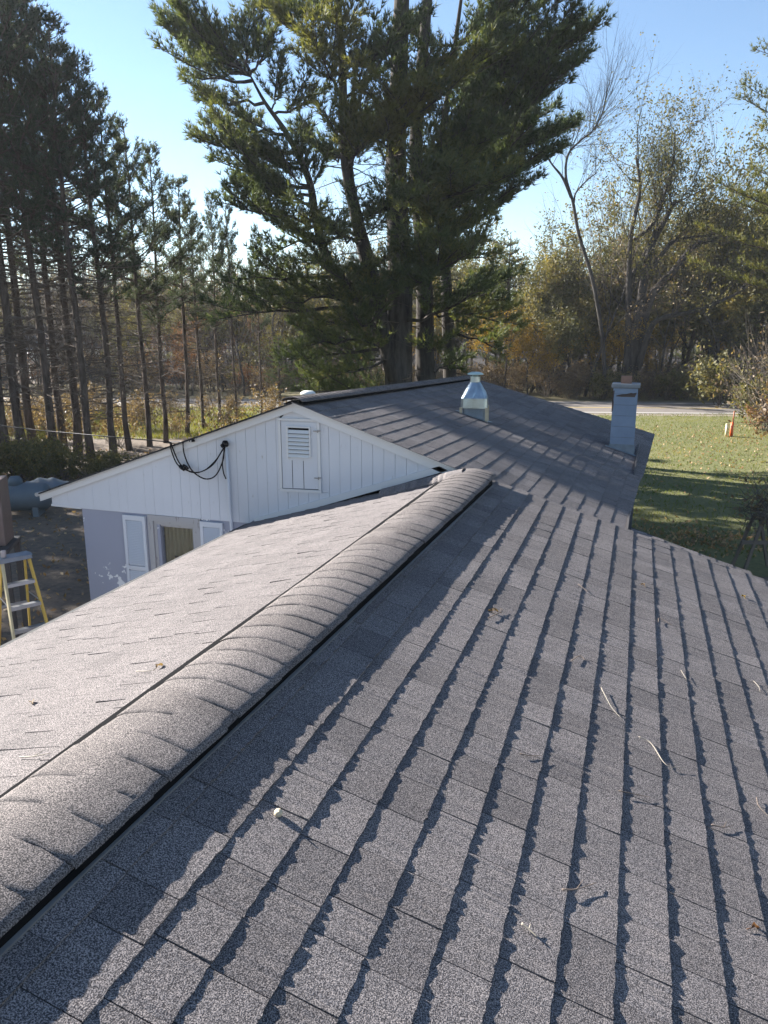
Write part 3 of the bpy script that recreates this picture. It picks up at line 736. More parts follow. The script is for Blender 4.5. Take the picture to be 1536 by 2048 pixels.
hpart(MB().lathe([(0, .035), (.07, .03), (.125, .008), (.135, -.008), (.12, -.016), (.05, -.02), (.05, -.06)], (vcx, vcy, ztp - .005), 24), 'vent_cap', simple('pale_zinc', (.42, .52, .50), .5, .3), vh, True)
M_vleg = simple('bent_vent_leg', (.5, .42, .30), .45, .4)
for sx_, sy2 in ((1, -1), (1, 1), (-1, -1)):
    px_, py_ = sx_ * (hw + .004), sy2 * (hw + .004); xx = vcx + px_ * math.cos(ang) - py_ * math.sin(ang); yy = vcy + px_ * math.sin(ang) + py_ * math.cos(ang)
    hpart(MB().box((xx, yy, (zsk + zr_(xx, yy)) / 2), (.045, .03, zsk - zr_(xx, yy) + .02), rz=ang), 'vent_leg', M_vleg, vh)
vf = MB(); cs = [(-1, -1), (1, -1), (1, 1), (-1, 1)]; pp = []
for a, b in cs:
    xx, yy = vcx + a * .27, vcy + b * .27; pp.append(Vector((xx, yy, zr_(xx, yy) + .016)))
vf.prism(pp, None, (0, 0, .004)); hpart(vf, 'vent_flashing', M_galv_dull, vh)

# ------------------------------------------------------------------ wires
def curve_pts(ctrl, n=20):
    ctrl = [Vector(c) for c in ctrl]; out = []
    ext = [ctrl[0] * 2 - ctrl[1]] + ctrl + [ctrl[-1] * 2 - ctrl[-2]]
    for i in range(1, len(ext) - 2):
        p0, p1, p2, p3 = ext[i - 1:i + 3]
        for j in range(n):
            t = j / n; out.append(.5 * ((2 * p1) + (p2 - p0) * t + (2 * p0 - 5 * p1 + 4 * p2 - p3) * t * t + (3 * p1 - p0 - 3 * p2 + p3) * t ** 3))
    out.append(ctrl[-1]); return out
yw_ = S * YW - .09
def wp(px, py, dy=0): return atY(px, py, yw_ + dy)
ca = empty('service_drop', wp(340, 883)); tag(ca, 'black overhead service cable reaching the white rake with looped tails', 'cable')
def wire(name, ctrl, r, parent, mat=M_black, n=14):
    o = MB().tube(curve_pts(ctrl, n), r, 6).build(name, mat, parent, True)
    o.matrix_basis = Matrix.Translation(-parent.location); return o
far = at(-900, 800, 40)
a0 = wp(340, 884, -.05); span = []
for k in range(13):
    t = k / 12; p = far.lerp(a0, t); span.append(p - Vector((0, 0, .9 * 4 * t * (1 - t) * .25)))
wire('overhead_cable', [at(-900, 740, 40), at(-300, 812, 22), at(0, 851, 13.5), at(160, 868, 10.9), a0], .008, ca)
wire('tail_wire', [a0, wp(344, 905), wp(356, 930), wp(378, 942), wp(400, 944), wp(425, 930), wp(442, 905), wp(449, 892, .02)], .009, ca)
wire('tail_wire', [a0 + Vector((.01, 0, 0)), wp(350, 908), wp(362, 930), wp(385, 945), wp(410, 940), wp(432, 920), wp(445, 900), wp(451, 892, .02)], .009, ca)
wire('tail_wire', [wp(366, 885), wp(368, 906), wp(377, 930), wp(390, 947), wp(412, 958), wp(432, 950), wp(446, 920), wp(448, 893, .02)], .009, ca)
wire('tail_wire', [wp(450, 893, .02), wp(445, 925), wp(447, 945), wp(452, 958)], .008, ca)
wire('guy_wire', [a0, wp(358, 884), wp(366, 886), wp(367, 903)], .006, ca, M_drip)
sp_ = MB(); 
for (a, b), (c, d) in (((359, 932), (369, 940)), ((366, 930), (376, 938))): sp_.tube([wp(a, b), wp((a + c) / 2, (b + d) / 2), wp(c, d)], [.02, .026, .02], 8)
o = sp_.build('splice_connector', M_black, ca, True); o.matrix_basis = Matrix.Translation(-ca.location)

# ------------------------------------------------------------------ stepladder
Lp = at(28, 1112, 9.95); lx = (fr(1, 0) * .74 + fr(0, 1) * .67).normalized()
lad = empty('stepladder', (Lp.x, Lp.y, 0), math.atan2(lx.y, lx.x)); tag(lad, 'yellow fibreglass stepladder with grey top standing beside the house corner', 'ladder')
HT = Lp.z
def lb(p0, p1, wd, ht, name, mat, parent=lad): return bevel(MB().bar(p0, p1, wd, ht, up=(0, 1, 0)).build(name, mat, parent), .003)
ftop, fbot, rtop, rbot = -.05, -.62, .06, .52
for sg in (-1, 1):
    lb((sg * .17, ftop, HT - .05), (sg * .27, fbot, 0), .028, .075, 'front_rail', M_yelw if sg < 0 else M_yel)
    lb((sg * .15, rtop, HT - .05), (sg * .23, rbot, 0), .025, .045, 'rear_rail', M_yel)
for k in range(1, 6):
    z = HT - .04 - k * .295; t = (HT - .05 - z) / (HT - .05)
    if z < .1: break
    hw_ = .17 + .10 * t - .012; yy = ftop + (fbot - ftop) * t
    bevel(MB().box((0, yy, z), (2 * hw_, .085, .024)).build('step', M_alu, lad), .004)
    MB().box((0, yy - .041, z - .02), (2 * hw_, .006, .03)).build('step_lip', M_alu, lad)
for k in (.42, .8):
    z = (HT - .05) * (1 - k); yy = rtop + (rbot - rtop) * k; hw_ = .15 + .08 * k
    MB().bar((-hw_, yy, z), (hw_, yy, z), .02, .035).build('rear_brace', M_alu, lad)
for sg in (-1, 1): MB().bar((sg * .205, -.24, HT - .62), (sg * .19, .2, HT - .60), .006, .02).build('spreader', M_alu, lad)
bevel(MB().prism([(-.20, -.10, HT - .045), (.20, -.10, HT - .045), (.22, .0, HT - .045), (.19, .11, HT - .045), (-.19, .11, HT - .045), (-.22, 0, HT - .045)], None, (0, 0, .05)).build('ladder_top', simple('grey_ladder_top', (.17, .19, .22), .6), lad), .008)
cn = MB().lathe([(0, 0), (.033, 0), (.035, .01), (.035, .085), (.028, .095), (0, .095)], (0, 0, 0), 14).build('tin_can', simple('rusty_label_tin', (.36, .30, .28), .5), None, True)
cn.location = Vector((Lp.x, Lp.y, HT + .006)) + lx * -.13; tag(cn, 'small pale tin with a brown rim on the ladder top', 'tin')
# brown cabinet on a dark bench at the left edge
cpos = at(-20, 1085, 11.0)
cbn = empty('metal_cabinet', (cpos.x, cpos.y, cpos.z), YAW + R(12)); tag(cbn, 'tall brown metal cabinet standing on a dark bench at the left edge', 'cabinet')
hcab = at(-20, 958, 11.0).z - cpos.z
bevel(MB().box((0, 0, hcab / 2), (.56, .5, hcab)).build('body', M_brown, cbn), .015)
MB().box((-.06, -.257, hcab / 2), (.42, .012, hcab - .08)).build('door_panel', M_brown, cbn); MB().box((.1, -.268, hcab * .5), (.02, .02, .12)).build('handle', M_alu, cbn)
bn = empty('work_bench', (cpos.x, cpos.y, 0), YAW + R(12)); tag(bn, 'dark wooden work bench carrying the brown cabinet', 'bench')
bevel(MB().box((0, -.05, cpos.z - .035), (.70, .8, .06)).build('bench_top', M_bench, bn), .006)
for a in (-1, 1):
    for b in (-1, 1): MB().box((a * .30, -.05 + b * .34, (cpos.z - .065) / 2), (.08, .08, cpos.z - .065)).build('leg', M_bench, bn)
MB().box((0, -.44, cpos.z - .14), (.58, .03, .13)).build('apron', M_bench, bn)
# propane tank
tpos = gnd(30, 1030); tk = empty('propane_tank', (tpos.x, tpos.y, 0), YAW + R(8)); tag(tk, 'grey blue propane tank lying in the shaded yard', 'tank')
def hcyl(L_, r_, z, k=20):
    pts = []; n = 9
    pr = [(-L_ / 2 - r_ * .55 * math.cos(a), r_ * math.sin(a)) for a in np.linspace(0, math.pi / 2, n)] + [(L_ / 2 + r_ * .55 * math.cos(a), r_ * math.sin(a)) for a in np.linspace(math.pi / 2, 0, n)]
    mb = MB(); mb.tube([(x, 0, z) for x, _ in pr], [max(.002, r) for _, r in pr], k); return mb
hcyl(1.5, .36, .48).build('tank_shell', M_tank, tk, True)
MB().lathe([(0, .15), (.12, .13), (.17, .05), (.18, -.1), (0, -.1)], (.1, 0, .88), 16).build('valve_dome', M_tank, tk, True)
for sx_ in (-.6, .6): MB().box((sx_, 0, .12), (.14, .6, .24)).build('tank_foot', M_tank, tk)
t2 = gnd(95, 1000); tk2 = empty('covered_mound', (t2.x, t2.y, 0), YAW); tag(tk2, 'low grey tarpaulin covered heap behind the propane tank', 'covered heap')
mm = MB(); V = []
for j in range(9):
    for i in range(13):
        u, v_ = i / 12 * 2 - 1, j / 8 * 2 - 1; rr = max(0, 1 - u * u) * max(0, 1 - v_ * v_); V.append((u * .8, v_ * .5, .62 * rr ** .35 + .04 * math.sin(i * 2.1 + j)))
mm.add(V, q=[(j * 13 + i, j * 13 + i + 1, (j + 1) * 13 + i + 1, (j + 1) * 13 + i) for j in range(8) for i in range(12)]); mm.build('tarpaulin', simple('grey_tarpaulin', (.15, .17, .19), .5, 0, .2, 5, .3), tk2, True)
# marker posts on the lawn
mp = gnd(1462, 873)
mk = empty('marker_post', mp); tag(mk, 'orange utility marker post standing on the far lawn', 'marker post')
MB().tube([(0, 0, 0), (0, 0, .62)], .07, 10).build('orange_base', M_orange, mk, True); MB().tube([(.02, 0, .60), (.03, 0, 1.12)], .028, 8).build('marker_stake', simple('brown_stake', (.3, .1, .05)), mk, True)
m2 = empty('white_pipe', gnd(1452, 873)); tag(m2, 'short pale pipe stub beside the orange marker post', 'pipe'); MB().tube([(0, 0, 0), (0, 0, .52)], .06, 10).build('pipe_stub', M_ivory, m2, True); MB().tube([(0, 0, .52), (0, 0, .56)], .068, 10).build('pipe_cap', M_ivory, m2, True)

# ------------------------------------------------------------------ twigs and leaves on the roof
def on_front(px, py, lift=.018):
    a, g, u = ray(px, py); d = fr(a, g, u); n_ = Vector((math.sin(R(17)), 0, math.cos(R(17)))); o = Vector((0, 0, CZ))
    k = (P(XR, 0, ZR) - o).dot(n_) / d.dot(n_); p = o + d * k
    if p.x < S * XR:
        n_ = Vector((-sl_, 0, cl)); k = (P(XR, 0, ZR) - o).dot(n_) / d.dot(n_); p = o + d * k
    return p + n_ * lift
twigs = [([(1122, 1786), (1150, 1785), (1190, 1772)], .006, 'forked grey twig lying across two courses in the lower right'), ([(1040, 1854), (1055, 1866), (1072, 1882)], .009, 'stubby dark twig with a pale broken tip'),
 ([(1200, 1380), (1220, 1418), (1240, 1442)], .004, 'straight pale pine needle pair near the middle courses'), ([(1275, 1478), (1300, 1492), (1330, 1535), (1366, 1540)], .005, 'long pale bent stem lying across the right courses'),
 ([(1038, 1513), (1060, 1517), (1082, 1516)], .005, 'short dark straight twig between two course shadows'), ([(1235, 1587), (1268, 1594), (1298, 1600)], .005, 'thin dark twig beside a course shadow'),
 ([(1142, 1325), (1158, 1316), (1168, 1325)], .006, 'small curled dark twig on an upper course'), ([(975, 1240), (1000, 1228), (1003, 1222)], .006, 'curled brown leaf stalk on the upper middle courses'),
 ([(1420, 1655), (1445, 1660), (1464, 1656)], .006, 'reddish brown twig on the right hand courses'), ([(42, 1521), (70, 1520), (104, 1513)], .006, 'dark straight twig on the pale left slope'),
 ([(1360, 1345), (1366, 1355), (1371, 1363)], .004, 'tiny pale needle stuck beside a course edge'), ([(1315, 1248), (1318, 1240), (1345, 1256)], .005, 'small black forked twig on the far courses'),
 ([(1505, 1366), (1515, 1377), (1518, 1388)], .004, 'short white stem at the far right courses'), ([(1510, 1600), (1515, 1618), (1536, 1640)], .004, 'thin arched dark stem at the right edge'),
 ([(1155, 1172), (1165, 1180), (1175, 1188)], .005, 'dark speck of twig on the topmost courses'), ([(275, 1348), (295, 1348), (312, 1345)], .005, 'dark short twig beside a pale leaf on the left slope')]
for pts, r, lab in twigs:
    pp = [on_front(*p) for p in pts]; rs = random.Random(len(lab))
    mb = MB(); cv = curve_pts(pp, 5); r *= .6; mb.tube(cv, np.linspace(r, r * .45, len(cv)), 5)
    if len(cv) > 8 and r > .003:
        k = len(cv) // 2; d = cv[-1] - cv[k]; mb.tube([cv[k], cv[k] + d * .4 + Vector((rs.uniform(-.02, .02), .03, .008))], [r * .6, r * .3], 4)
    tag(mb.build('twig', M_stick if 'pale' not in lab and 'white' not in lab else M_pale, None, True), lab, 'twig', 'twigs on the roof')
def leaf_mesh(L_, W_, mat):
    mb = MB(); V = []
    for i in range(7):
        t = i / 6; wd = W_ * math.sin(math.pi * min(1, t * .9 + .08)) ** .8
        for s_ in (-1, 0, 1): V.append((L_ * (t - .5), s_ * wd, .008 * math.sin(t * 5) + .012 * abs(s_)))
    mb.add(V, q=[(j * 3 + i, j * 3 + i + 1, j * 3 + i + 4, j * 3 + i + 3) for j in range(6) for i in range(2)]); mb.tube([(-L_ / 2 - .03, 0, 0), (-L_ / 2, 0, .004)], .002, 4)
    return mb.build('fallen_leaf', mat, None, True)
for (px, py), L_, mat, lab in (((321, 1336), .055, M_brush, 'pale tan leaf on the left slope above the ridge line'), ((66, 1409), .05, M_brush, 'small tan leaf low on the pale left slope'), ((1508, 1860), .045, M_russet, 'small russet leaf near the lower right corner of the roof'), ((1284, 1172), .04, M_brush, 'pale leaf among the far top courses'), ((985, 1225), .07, M_brush, 'curled brown leaf in a course shadow'), ((1485, 1195), .05, M_gold, 'yellow green leaf scrap near the far right courses')):
    o = leaf_mesh(L_, L_ * .3, mat); p = on_front(px, py, .012); o.location = p; n_ = Vector((math.sin(R(17)), 0, math.cos(R(17)))) if p.x > S * XR else Vector((-sl_, 0, cl))
    o.rotation_euler = (n_.to_track_quat('Z', 'Y') @ Matrix.Rotation(random.uniform(0, 6), 3, 'Z').to_quaternion()).to_euler(); tag(o, lab, 'leaf', 'leaves on the roof')
ac = on_front(555, 1632, .016); o = MB().lathe([(0, .018), (.012, .014), (.018, 0), (.013, -.012), (0, -.016)], (0, 0, 0), 10); o.tube([(0, 0, .016), (.004, 0, .03)], .003, 4); o = o.build('acorn', simple('pale_acorn', (.5, .42, .3)), None, True); o.location = ac; o.rotation_euler = (.6, .4, 0); tag(o, 'pale round acorn resting on the near shingles', 'acorn')

# ------------------------------------------------------------------ trees
def needles(mb, c, d, L, wd, K, rs, tone, spread=.75):
    c = np.asarray(c, float); d = np.asarray(d, float); n = len(c)
    if n == 0: return
    d = d / (np.linalg.norm(d, axis=1)[:, None] + 1e-9)
    r = rs.normal(0, 1, (n, K, 3)); v = d[:, None] * 1.0 + spread * r / (np.linalg.norm(r, axis=2)[..., None] + 1e-9); v /= np.linalg.norm(v, axis=2)[..., None] + 1e-9
    ln = L * rs.uniform(.65, 1.25, (n, K, 1))
    side = np.cross(v, rs.normal(0, 1, (n, K, 3))); side /= np.linalg.norm(side, axis=2)[..., None] + 1e-9
    a = c[:, None] + side * wd / 2; b = c[:, None] - side * wd / 2; t = c[:, None] + v * ln
    V = np.stack([a, b, t], 2).reshape(-1, 3); T = np.arange(n * K * 3).reshape(-1, 3)
    tn = np.clip(np.repeat(np.broadcast_to(tone, (n,)), K * 3) + np.repeat(rs.normal(0, .10, n * K), 3), 0, 1)
    mb.add(V, t=T, tone=tn)
def leaves(mb, c, size, rs, tone):
    c = np.asarray(c, float); n = len(c)
    if n == 0: return
    u = rs.normal(0, 1, (n, 3)); u /= np.linalg.norm(u, axis=1)[:, None]; v = np.cross(u, rs.normal(0, 1, (n, 3))); v /= np.linalg.norm(v, axis=1)[:, None]
    s_ = size * rs.uniform(.6, 1.3, (n, 1)); V = np.stack([c - u * s_, c + v * s_ * .45, c + u * s_, c - v * s_ * .45], 1).reshape(-1, 3)
    mb.add(V, q=np.arange(n * 4).reshape(-1, 4), tone=np.clip(np.repeat(np.broadcast_to(tone, (n,)) + rs.normal(0, .15, n), 4), 0, 1))
def limb_curve(p0, az, L, e0, e1, n=7, rs=None, wob=.04):
    p = np.array(p0, float); out = [p.copy()]
    for i in range(n):
        e = e0 + (e1 - e0) * i / (n - 1); a = az + (rs.normal(0, wob) if rs is not None else 0)
        p = p + L / n * np.array([math.cos(a) * math.cos(e), math.sin(a) * math.cos(e), math.sin(e)]); out.append(p.copy())
    return np.array(out)
def foliate(limb, br, nd, rs, twig_len, dens, L, K, wd, tone, start=.25, flat=.35, up=.35, r=.012):
    """side twigs along a pine limb, tufts of needles along the twigs"""
    seg = np.diff(limb, axis=0); ln = np.linalg.norm(seg, axis=1); tot = ln.sum(); cum = np.r_[0, np.cumsum(ln)] / tot
    nt_ = max(4, int(tot * dens)); us = start + (1 - start) * (np.arange(nt_) + rs.uniform(0, 1, nt_)) / nt_
    C, D, P0, P1 = [], [], [], []
    for i, u in enumerate(us):
        k = min(len(seg) - 1, np.searchsorted(cum, u) - 1); p = limb[k] + seg[k] * ((u - cum[k]) / (cum[k + 1] - cum[k])); t = seg[k] / ln[k]
        sd = np.cross(t, [0, 0, 1.]); sd /= np.linalg.norm(sd) + 1e-9
        s_ = 1 if i % 2 else -1; d = t * rs.uniform(.5, 1.0) + sd * s_ * rs.uniform(.4, 1.0) + np.array([0, 0, rs.normal(up * .5, flat)]); d /= np.linalg.norm(d)
        l = twig_len * (1.1 - .55 * u) * rs.uniform(.6, 1.25); m = max(2, int(l / .09))
        q = p + d[None] * l * np.linspace(.25, 1, m)[:, None] + np.array([0, 0, up])[None] * l * (np.linspace(.25, 1, m) ** 2)[:, None] * .5
        P0.append(p); P1.append(q[-1]); C.append(q + rs.normal(0, .03, q.shape)); D.append(np.repeat((d + np.array([0, 0, up]))[None], m, 0))
    m = 6; q = limb[-1] + np.zeros((m, 3)) + rs.normal(0, .05, (m, 3)); C.append(q); D.append(np.repeat((seg[-1] / ln[-1])[None], m, 0))
    br.segs(P0, P1, r, r * .4); C = np.concatenate(C); D = np.concatenate(D)
    needles(nd, C, D, L, wd, K, rs, tone + rs.normal(0, .08, len(C)))
def make_tree_parts(root, parts):
    for name, mb, mat, sm in parts:
        if mb.n: 
            o = mb.build(name, mat, root, sm)
            if name in ('needles', 'foliage', 'twigs', 'dead_branches'): o['kind'] = 'stuff'
def copy_tree(src, loc, rz, sc3, label, group=None):
    r = src.copy(); col.objects.link(r); r.location = loc; r.rotation_euler = (0, 0, rz); r.scale = sc3; r['label'] = label
    if group: r['group'] = group
    for ch in src.children:
        c = ch.copy(); col.objects.link(c); c.parent = r
    return r

# ---- row of red pines at the left: bare trunks below, dense crowns above
def red_pine(seed, H, cb, rad, name='red_pine'):
    rs = np.random.default_rng(seed); root = empty(name)
    tr, br, dead, nd = MB(), MB(), MB(), MB()
    zz = np.linspace(0, H, 12); off = np.cumsum(rs.normal(0, .035, (12, 2)), 0); off[0] = 0
    pts = np.c_[off, zz]; rad_ = np.interp(zz / H, [0, .03, .5, 1], [.165, .135, .095, .02]); tr.tube(pts, rad_, 9)
    def stem(z): return np.array([np.interp(z, zz, pts[:, 0]), np.interp(z, zz, pts[:, 1]), z])
    z = cb * H
    while z < H - .15:
        u = (z - cb * H) / (H - cb * H); Lm = rad * (1 - u ** 1.6) * (.5 + .5 * min(1, u * 4)) + .35
        for k in range(rs.integers(4, 6)):
            az = rs.uniform(0, 6.283); L = Lm * rs.uniform(.6, 1.15)
            lb_ = limb_curve(stem(z + rs.uniform(-.15, .15)), az, L, rs.uniform(-.05, .35) + u * .4, .5 + u * .5, 5, rs, .12); br.tube(lb_, np.linspace(.035 * (1 - u * .6), .010, 6), 5)
            foliate(lb_, br, nd, rs, .44, 8.0, .20, 6, .032, .32 + .2 * u, .48, .3, .6, .010)
        z += rs.uniform(.32, .52)
    for k in range(70):                      # dead lower branches
        z = rs.uniform(.10, cb + .12) * H; az = rs.uniform(0, 6.283); L = rs.uniform(.5, 2.3)
        lb_ = limb_curve(stem(z), az, L, rs.uniform(-.1, .3), rs.uniform(-.5, .3), 5, rs, .2); dead.tube(lb_, np.linspace(.022, .005, 6), 4)
        for j in range(4):
            i = rs.integers(2, 5); d = rs.normal(0, .35, 3) + (lb_[i + 1] - lb_[i]) * 1.2; dead.segs([lb_[i]], [lb_[i] + d], .009, .003)
    make_tree_parts(root, [('trunk', tr, M_bark, True), ('branches', br, M_bark, False), ('dead_branches', dead, M_twig, False), ('needles', nd, M_ndl2, False)])
    tag(root, 'tall red pine', 'tree'); return root
protos = [red_pine(11, 14.0, .48, 1.9), red_pine(12, 14.0, .42, 2.0), red_pine(13, 14.0, .54, 1.8)]
ROW = [  # base pixel x, forward distance, height, width scale
 (15, 26.5, 19.0, .9), (49, 27.0, 18.2, .9), (72, 28.5, 17.4, .85), (111, 27.4, 16.2, .9), (129, 29.5, 15.4, .9), (156, 28.2, 14.8, 1.0), (183, 27.6, 14.0, 1.0),
 (228, 28.6, 13.3, .95), (259, 30.0, 12.6, .85), (300, 31.0, 11.9, .85), (332, 32.0, 11.3, .85), (374, 34.0, 10.6, .9), (408, 36.0, 9.9, .8), (475, 38.0, 10.2, .6), (524, 41.0, 9.4, .55), (440, 39.0, 10.6, .7)]
ords = ['first', 'second', 'third', 'fourth', 'fifth', 'sixth', 'seventh', 'eighth', 'ninth', 'tenth', 'eleventh', 'twelfth', 'thirteenth', 'fourteenth', 'fifteenth', 'sixteenth']
order = sorted(range(len(ROW)), key=lambda i: ROW[i][0])
used = set()
def put_pine(k, loc, H, wsc, rz, label, group):
    sc3 = (wsc * H / 14 * 1.05, wsc * H / 14 * 1.05, H / 14)
    if k not in used:
        used.add(k); r = protos[k]; r.location = loc; r.rotation_euler = (0, 0, rz); r.scale = sc3; r['label'] = label; r['group'] = group; return r
    return copy_tree(protos[k], loc, rz, sc3, label, group)
def at_ground(px, f): 
    k = f
    a, g, u = ray(px, IH / 2 - FPX * math.tan(PITCH - math.atan2(CZ, f)) ); return fr(a / g * f, f, 0)
for j, i in enumerate(order):
    px, f, H, wsc = ROW[i]
    put_pine(j % 3, at_ground(px, f), H, wsc, random.uniform(0, 6.28), 'bare trunked red pine, %s from the left in the front row' % ords[j], 'row of red pines behind the white gable')
# row carried on out of view: unseen pines added to shade roof and yard
for j, (x, y, H) in enumerate([(-22.5, 20.0, 15.5), (-23.5, 18.2, 15.0), (-21.2, 16.6, 14.0), (-25.5, 22.0, 17), (-27.0, 19.0, 16.5), (-19.5, 15.4, 12.6), (-31, 15.5, 15), (-34, 18, 16), (-30, 13, 13.5), (-37, 21, 17), (-33.5, 23, 17), (-38, 16.5, 15.5), (-29, 17.5, 15.5), (-41, 19.5, 17), (-36, 14, 14)]):
    put_pine(j % 3, Vector((x, y, 0)), H, 1.15, random.uniform(0, 6.28), 'unseen red pine added past the left edge to shade roof and yard', 'unseen shading pines added past the left edge')

# ---- the big white pine clump
def white_pine():
    rs = np.random.default_rng(41); F = 28.5; base = at_ground(800, F)
    root = empty('white_pine', base); B = np.array(base)
    tag(root, 'huge many stemmed white pine towering behind the grey roof', 'tree')
    def px(x, y, df=0): return np.array(at(x, y, F + df)) - B
    stems = []
    def stem(pts, r0, r1):
        cv = np.array([tuple(p) for p in curve_pts([Vector(p) for p in pts], 5)]); rr = np.linspace(r0, r1, len(cv)); mb = MB(); mb.tube(cv, rr, 10); mb.build('trunk', M_bark_d, root, True); stems.append(cv); return cv
    stem([px(800, 935), px(797, 760), px(800, 560), px(792, 330), px(800, 100), px(808, -150), px(812, -380), px(815, -520)], .58, .05)
    stem([px(850, 935, .6), px(850, 740, .6), px(848, 540, .6), px(832, 300, .5), px(850, 60, .5), px(872, -200, .4), px(880, -330, .4)], .42, .05)
    stem([px(790, 760, -.2), px(745, 570, -.3), px(712, 430, -.4), px(690, 310, -.5), px(684, 120, -.6), px(672, -60, -.6), px(665, -200, -.6)], .30, .04)
    stem([px(775, 700, .3), px(720, 600, .2), px(660, 530, .1), px(632, 440, 0), px(618, 360, 0), px(575, 270, -.2), px(530, 205, -.3), px(500, 150, -.3)], .24, .03)
    stem([px(780, 660, .9), px(735, 500, 1.), px(705, 380, 1.), px(700, 260, 1.1), px(715, 100, 1.2)], .20, .04)
    stem([px(905, 930, 1.6), px(898, 700, 1.6), px(890, 520, 1.6), px(880, 330, 1.6), px(905, 130, 1.5), px(930, -60, 1.5)], .30, .04)
    br, nd, sn, dead = MB(), MB(), MB(), MB()
    def near_stem(p, zdrop):
        zt_ = p[2] - zdrop; best = None
        for cv in stems:
            m_ = cv[cv[:, 2] > 1.5]
            k = np.argmin(np.abs(m_[:, 2] - zt_) + .0 * m_[:, 0]); dd = np.linalg.norm(m_[k, :2] - p[:2]) + 2 * abs(m_[k, 2] - zt_)
            if best is None or dd < best[0]: best = (dd, m_[k])
        return best[1]
    def bough(tip, drop, tone, dens=9.5, tw=.80, curl=.25, K=8, start=.2, L=.24):
        s0_ = near_stem(tip, drop); v = tip - s0_; Lh = np.linalg.norm(v); n = 8; t = np.linspace(0, 1, n)[:, None]
        sag = curl * Lh * (t ** 2.2 - t); c = s0_ + v * t + np.array([[0, 0, 1.]]) * sag * .6; c[1:-1] += rs.normal(0, .05, (n - 2, 3))
        br.tube(c, np.linspace(.035 + .011 * Lh, .012, n), 6)
        for j in range(max(2, int(Lh / 1.25))):           # forked secondary boughs
            u = rs.uniform(.3, .85); i = int(u * (n - 1)); d = v / Lh; sd = np.cross(d, [0, 0, 1.]) * rs.choice([-1, 1]); d2 = d * .8 + sd * rs.uniform(.4, .9) + np.array([0, 0, rs.uniform(0, .35)])
            l2 = Lh * (1 - u) * rs.uniform(.7, 1.1) + .7; c2 = c[i] + d2 / np.linalg.norm(d2) * l2 * np.linspace(0, 1, 5)[:, None] + np.array([[0, 0, .18 * l2]]) * (np.linspace(0, 1, 5) ** 2)[:, None]
            br.tube(c2, np.linspace(.028, .008, 5), 5); foliate(c2, br, nd, rs, tw * .85, dens, L, K, .034, tone, .10, .25, .55, .008)
        foliate(c, br, nd, rs, tw, dens, L, K, .034, tone, start, .25, .55, .010)
    # silhouette boughs seen in the photograph
    left = [(325, 30), (352, 15), (372, 95), (365, 150), (400, 200), (392, 275), (430, 240), (425, 318), (462, 290), (442, 405), (480, 372), (520, 425), (455, 130), (420, 60), (480, 40), (530, 10), (540, 90), (500, 300), (545, 395), (500, 345), (560, 330), (600, 300), (620, 200), (560, 170)]
    right = [(1120, -10), (1090, -60), (1205, 48), (1180, 105), (1165, 80), (1140, 160), (1150, 130), (1115, 215), (1065, 250), (1010, 265), (1055, 110), (1085, 160), (1150, 250), (1090, 300), (1030, 330), (1070, 40), (1000, 60), (960, 150), (940, 220), (960, 300), (1050, 365), (980, 420), (930, 400), (1000, 190)]
    top = [(430, -90), (500, -200), (560, -330), (640, -420), (1060, -180), (1010, -320), (930, -430), (600, -120), (700, -250), (980, -120), (880, -250), (780, -380), (720, -80), (900, -60), (640, 20), (760, -150)]
    for x, y in left: bough(px(x, y, rs.uniform(-1.2, 1.2)), rs.uniform(.1, .9), rs.uniform(.35, .65))
    for x, y in right: bough(px(x, y, rs.uniform(-1.2, 1.2)), rs.uniform(.6, 1.8), rs.uniform(.15, .4))
    for x, y in top: bough(px(x, y, rs.uniform(-2, 2)), rs.uniform(.3, 1.2), rs.uniform(.3, .6), K=7, dens=8)
    # boughs toward and away from the viewer and in the body of the crown
    for k in range(34):
        z = rs.uniform(9.0, 21.5); az = rs.uniform(0, 6.283); L = rs.uniform(1.6, 5.2) * (1 - .5 * (z - 8) / 14)
        bough(np.array([math.cos(az) * L, math.sin(az) * L, z]) + np.array([rs.normal(0, .4), 0, 0]), rs.uniform(.3, 1.2), rs.uniform(.2, .6), K=8, dens=9)
    for x, y, df in ((800, 190, -3.2), (770, 230, -3.0), (830, 215, -2.8), (850, 175, -3.4), (735, 260, -2.6), (890, 120, -2.5), (640, 110, -2.4), (610, 60, -2.6), (560, 40, -1.5), (690, 40, -2.4)): bough(px(x, y, df), .8, .9, dens=9, K=9)  # foremost boughs: sunlight put into the needle colour as the palest tone
    for k in range(26):
        bough(px(rs.uniform(560, 1000), rs.uniform(240, 640), rs.uniform(-4.2, -1.6)), rs.uniform(-.3, .9), rs.uniform(.25, .85), dens=6.5, tw=.85, K=7, start=.3)
    # thin lower boughs
    for x, y, df in ((540, 500, -.5), (480, 560, -.8), (500, 590, .5), (430, 640, .3), (560, 610, -1), (600, 540, -1.), (600, 690, -1.2), (560, 720, .5), (650, 650, -1.5), (640, 760, -1), (690, 720, .8), (980, 520, .5), (1010, 600, -.4), (960, 660, -.8), (1000, 700, .6), (940, 590, 1.2), (925, 740, .2), (880, 700, -1.2), (740, 690, -1.4), (700, 600, -1.6), (980, 600, 1.5), (1040, 650, .8), (690, 780, .9), (590, 780, 0), (900, 480, -1), (940, 350, -1.2)):
        bough(px(x, y, df), rs.uniform(-.6, .5), rs.uniform(.2, .75), dens=6, tw=.8, curl=-.1, K=7, start=.35)
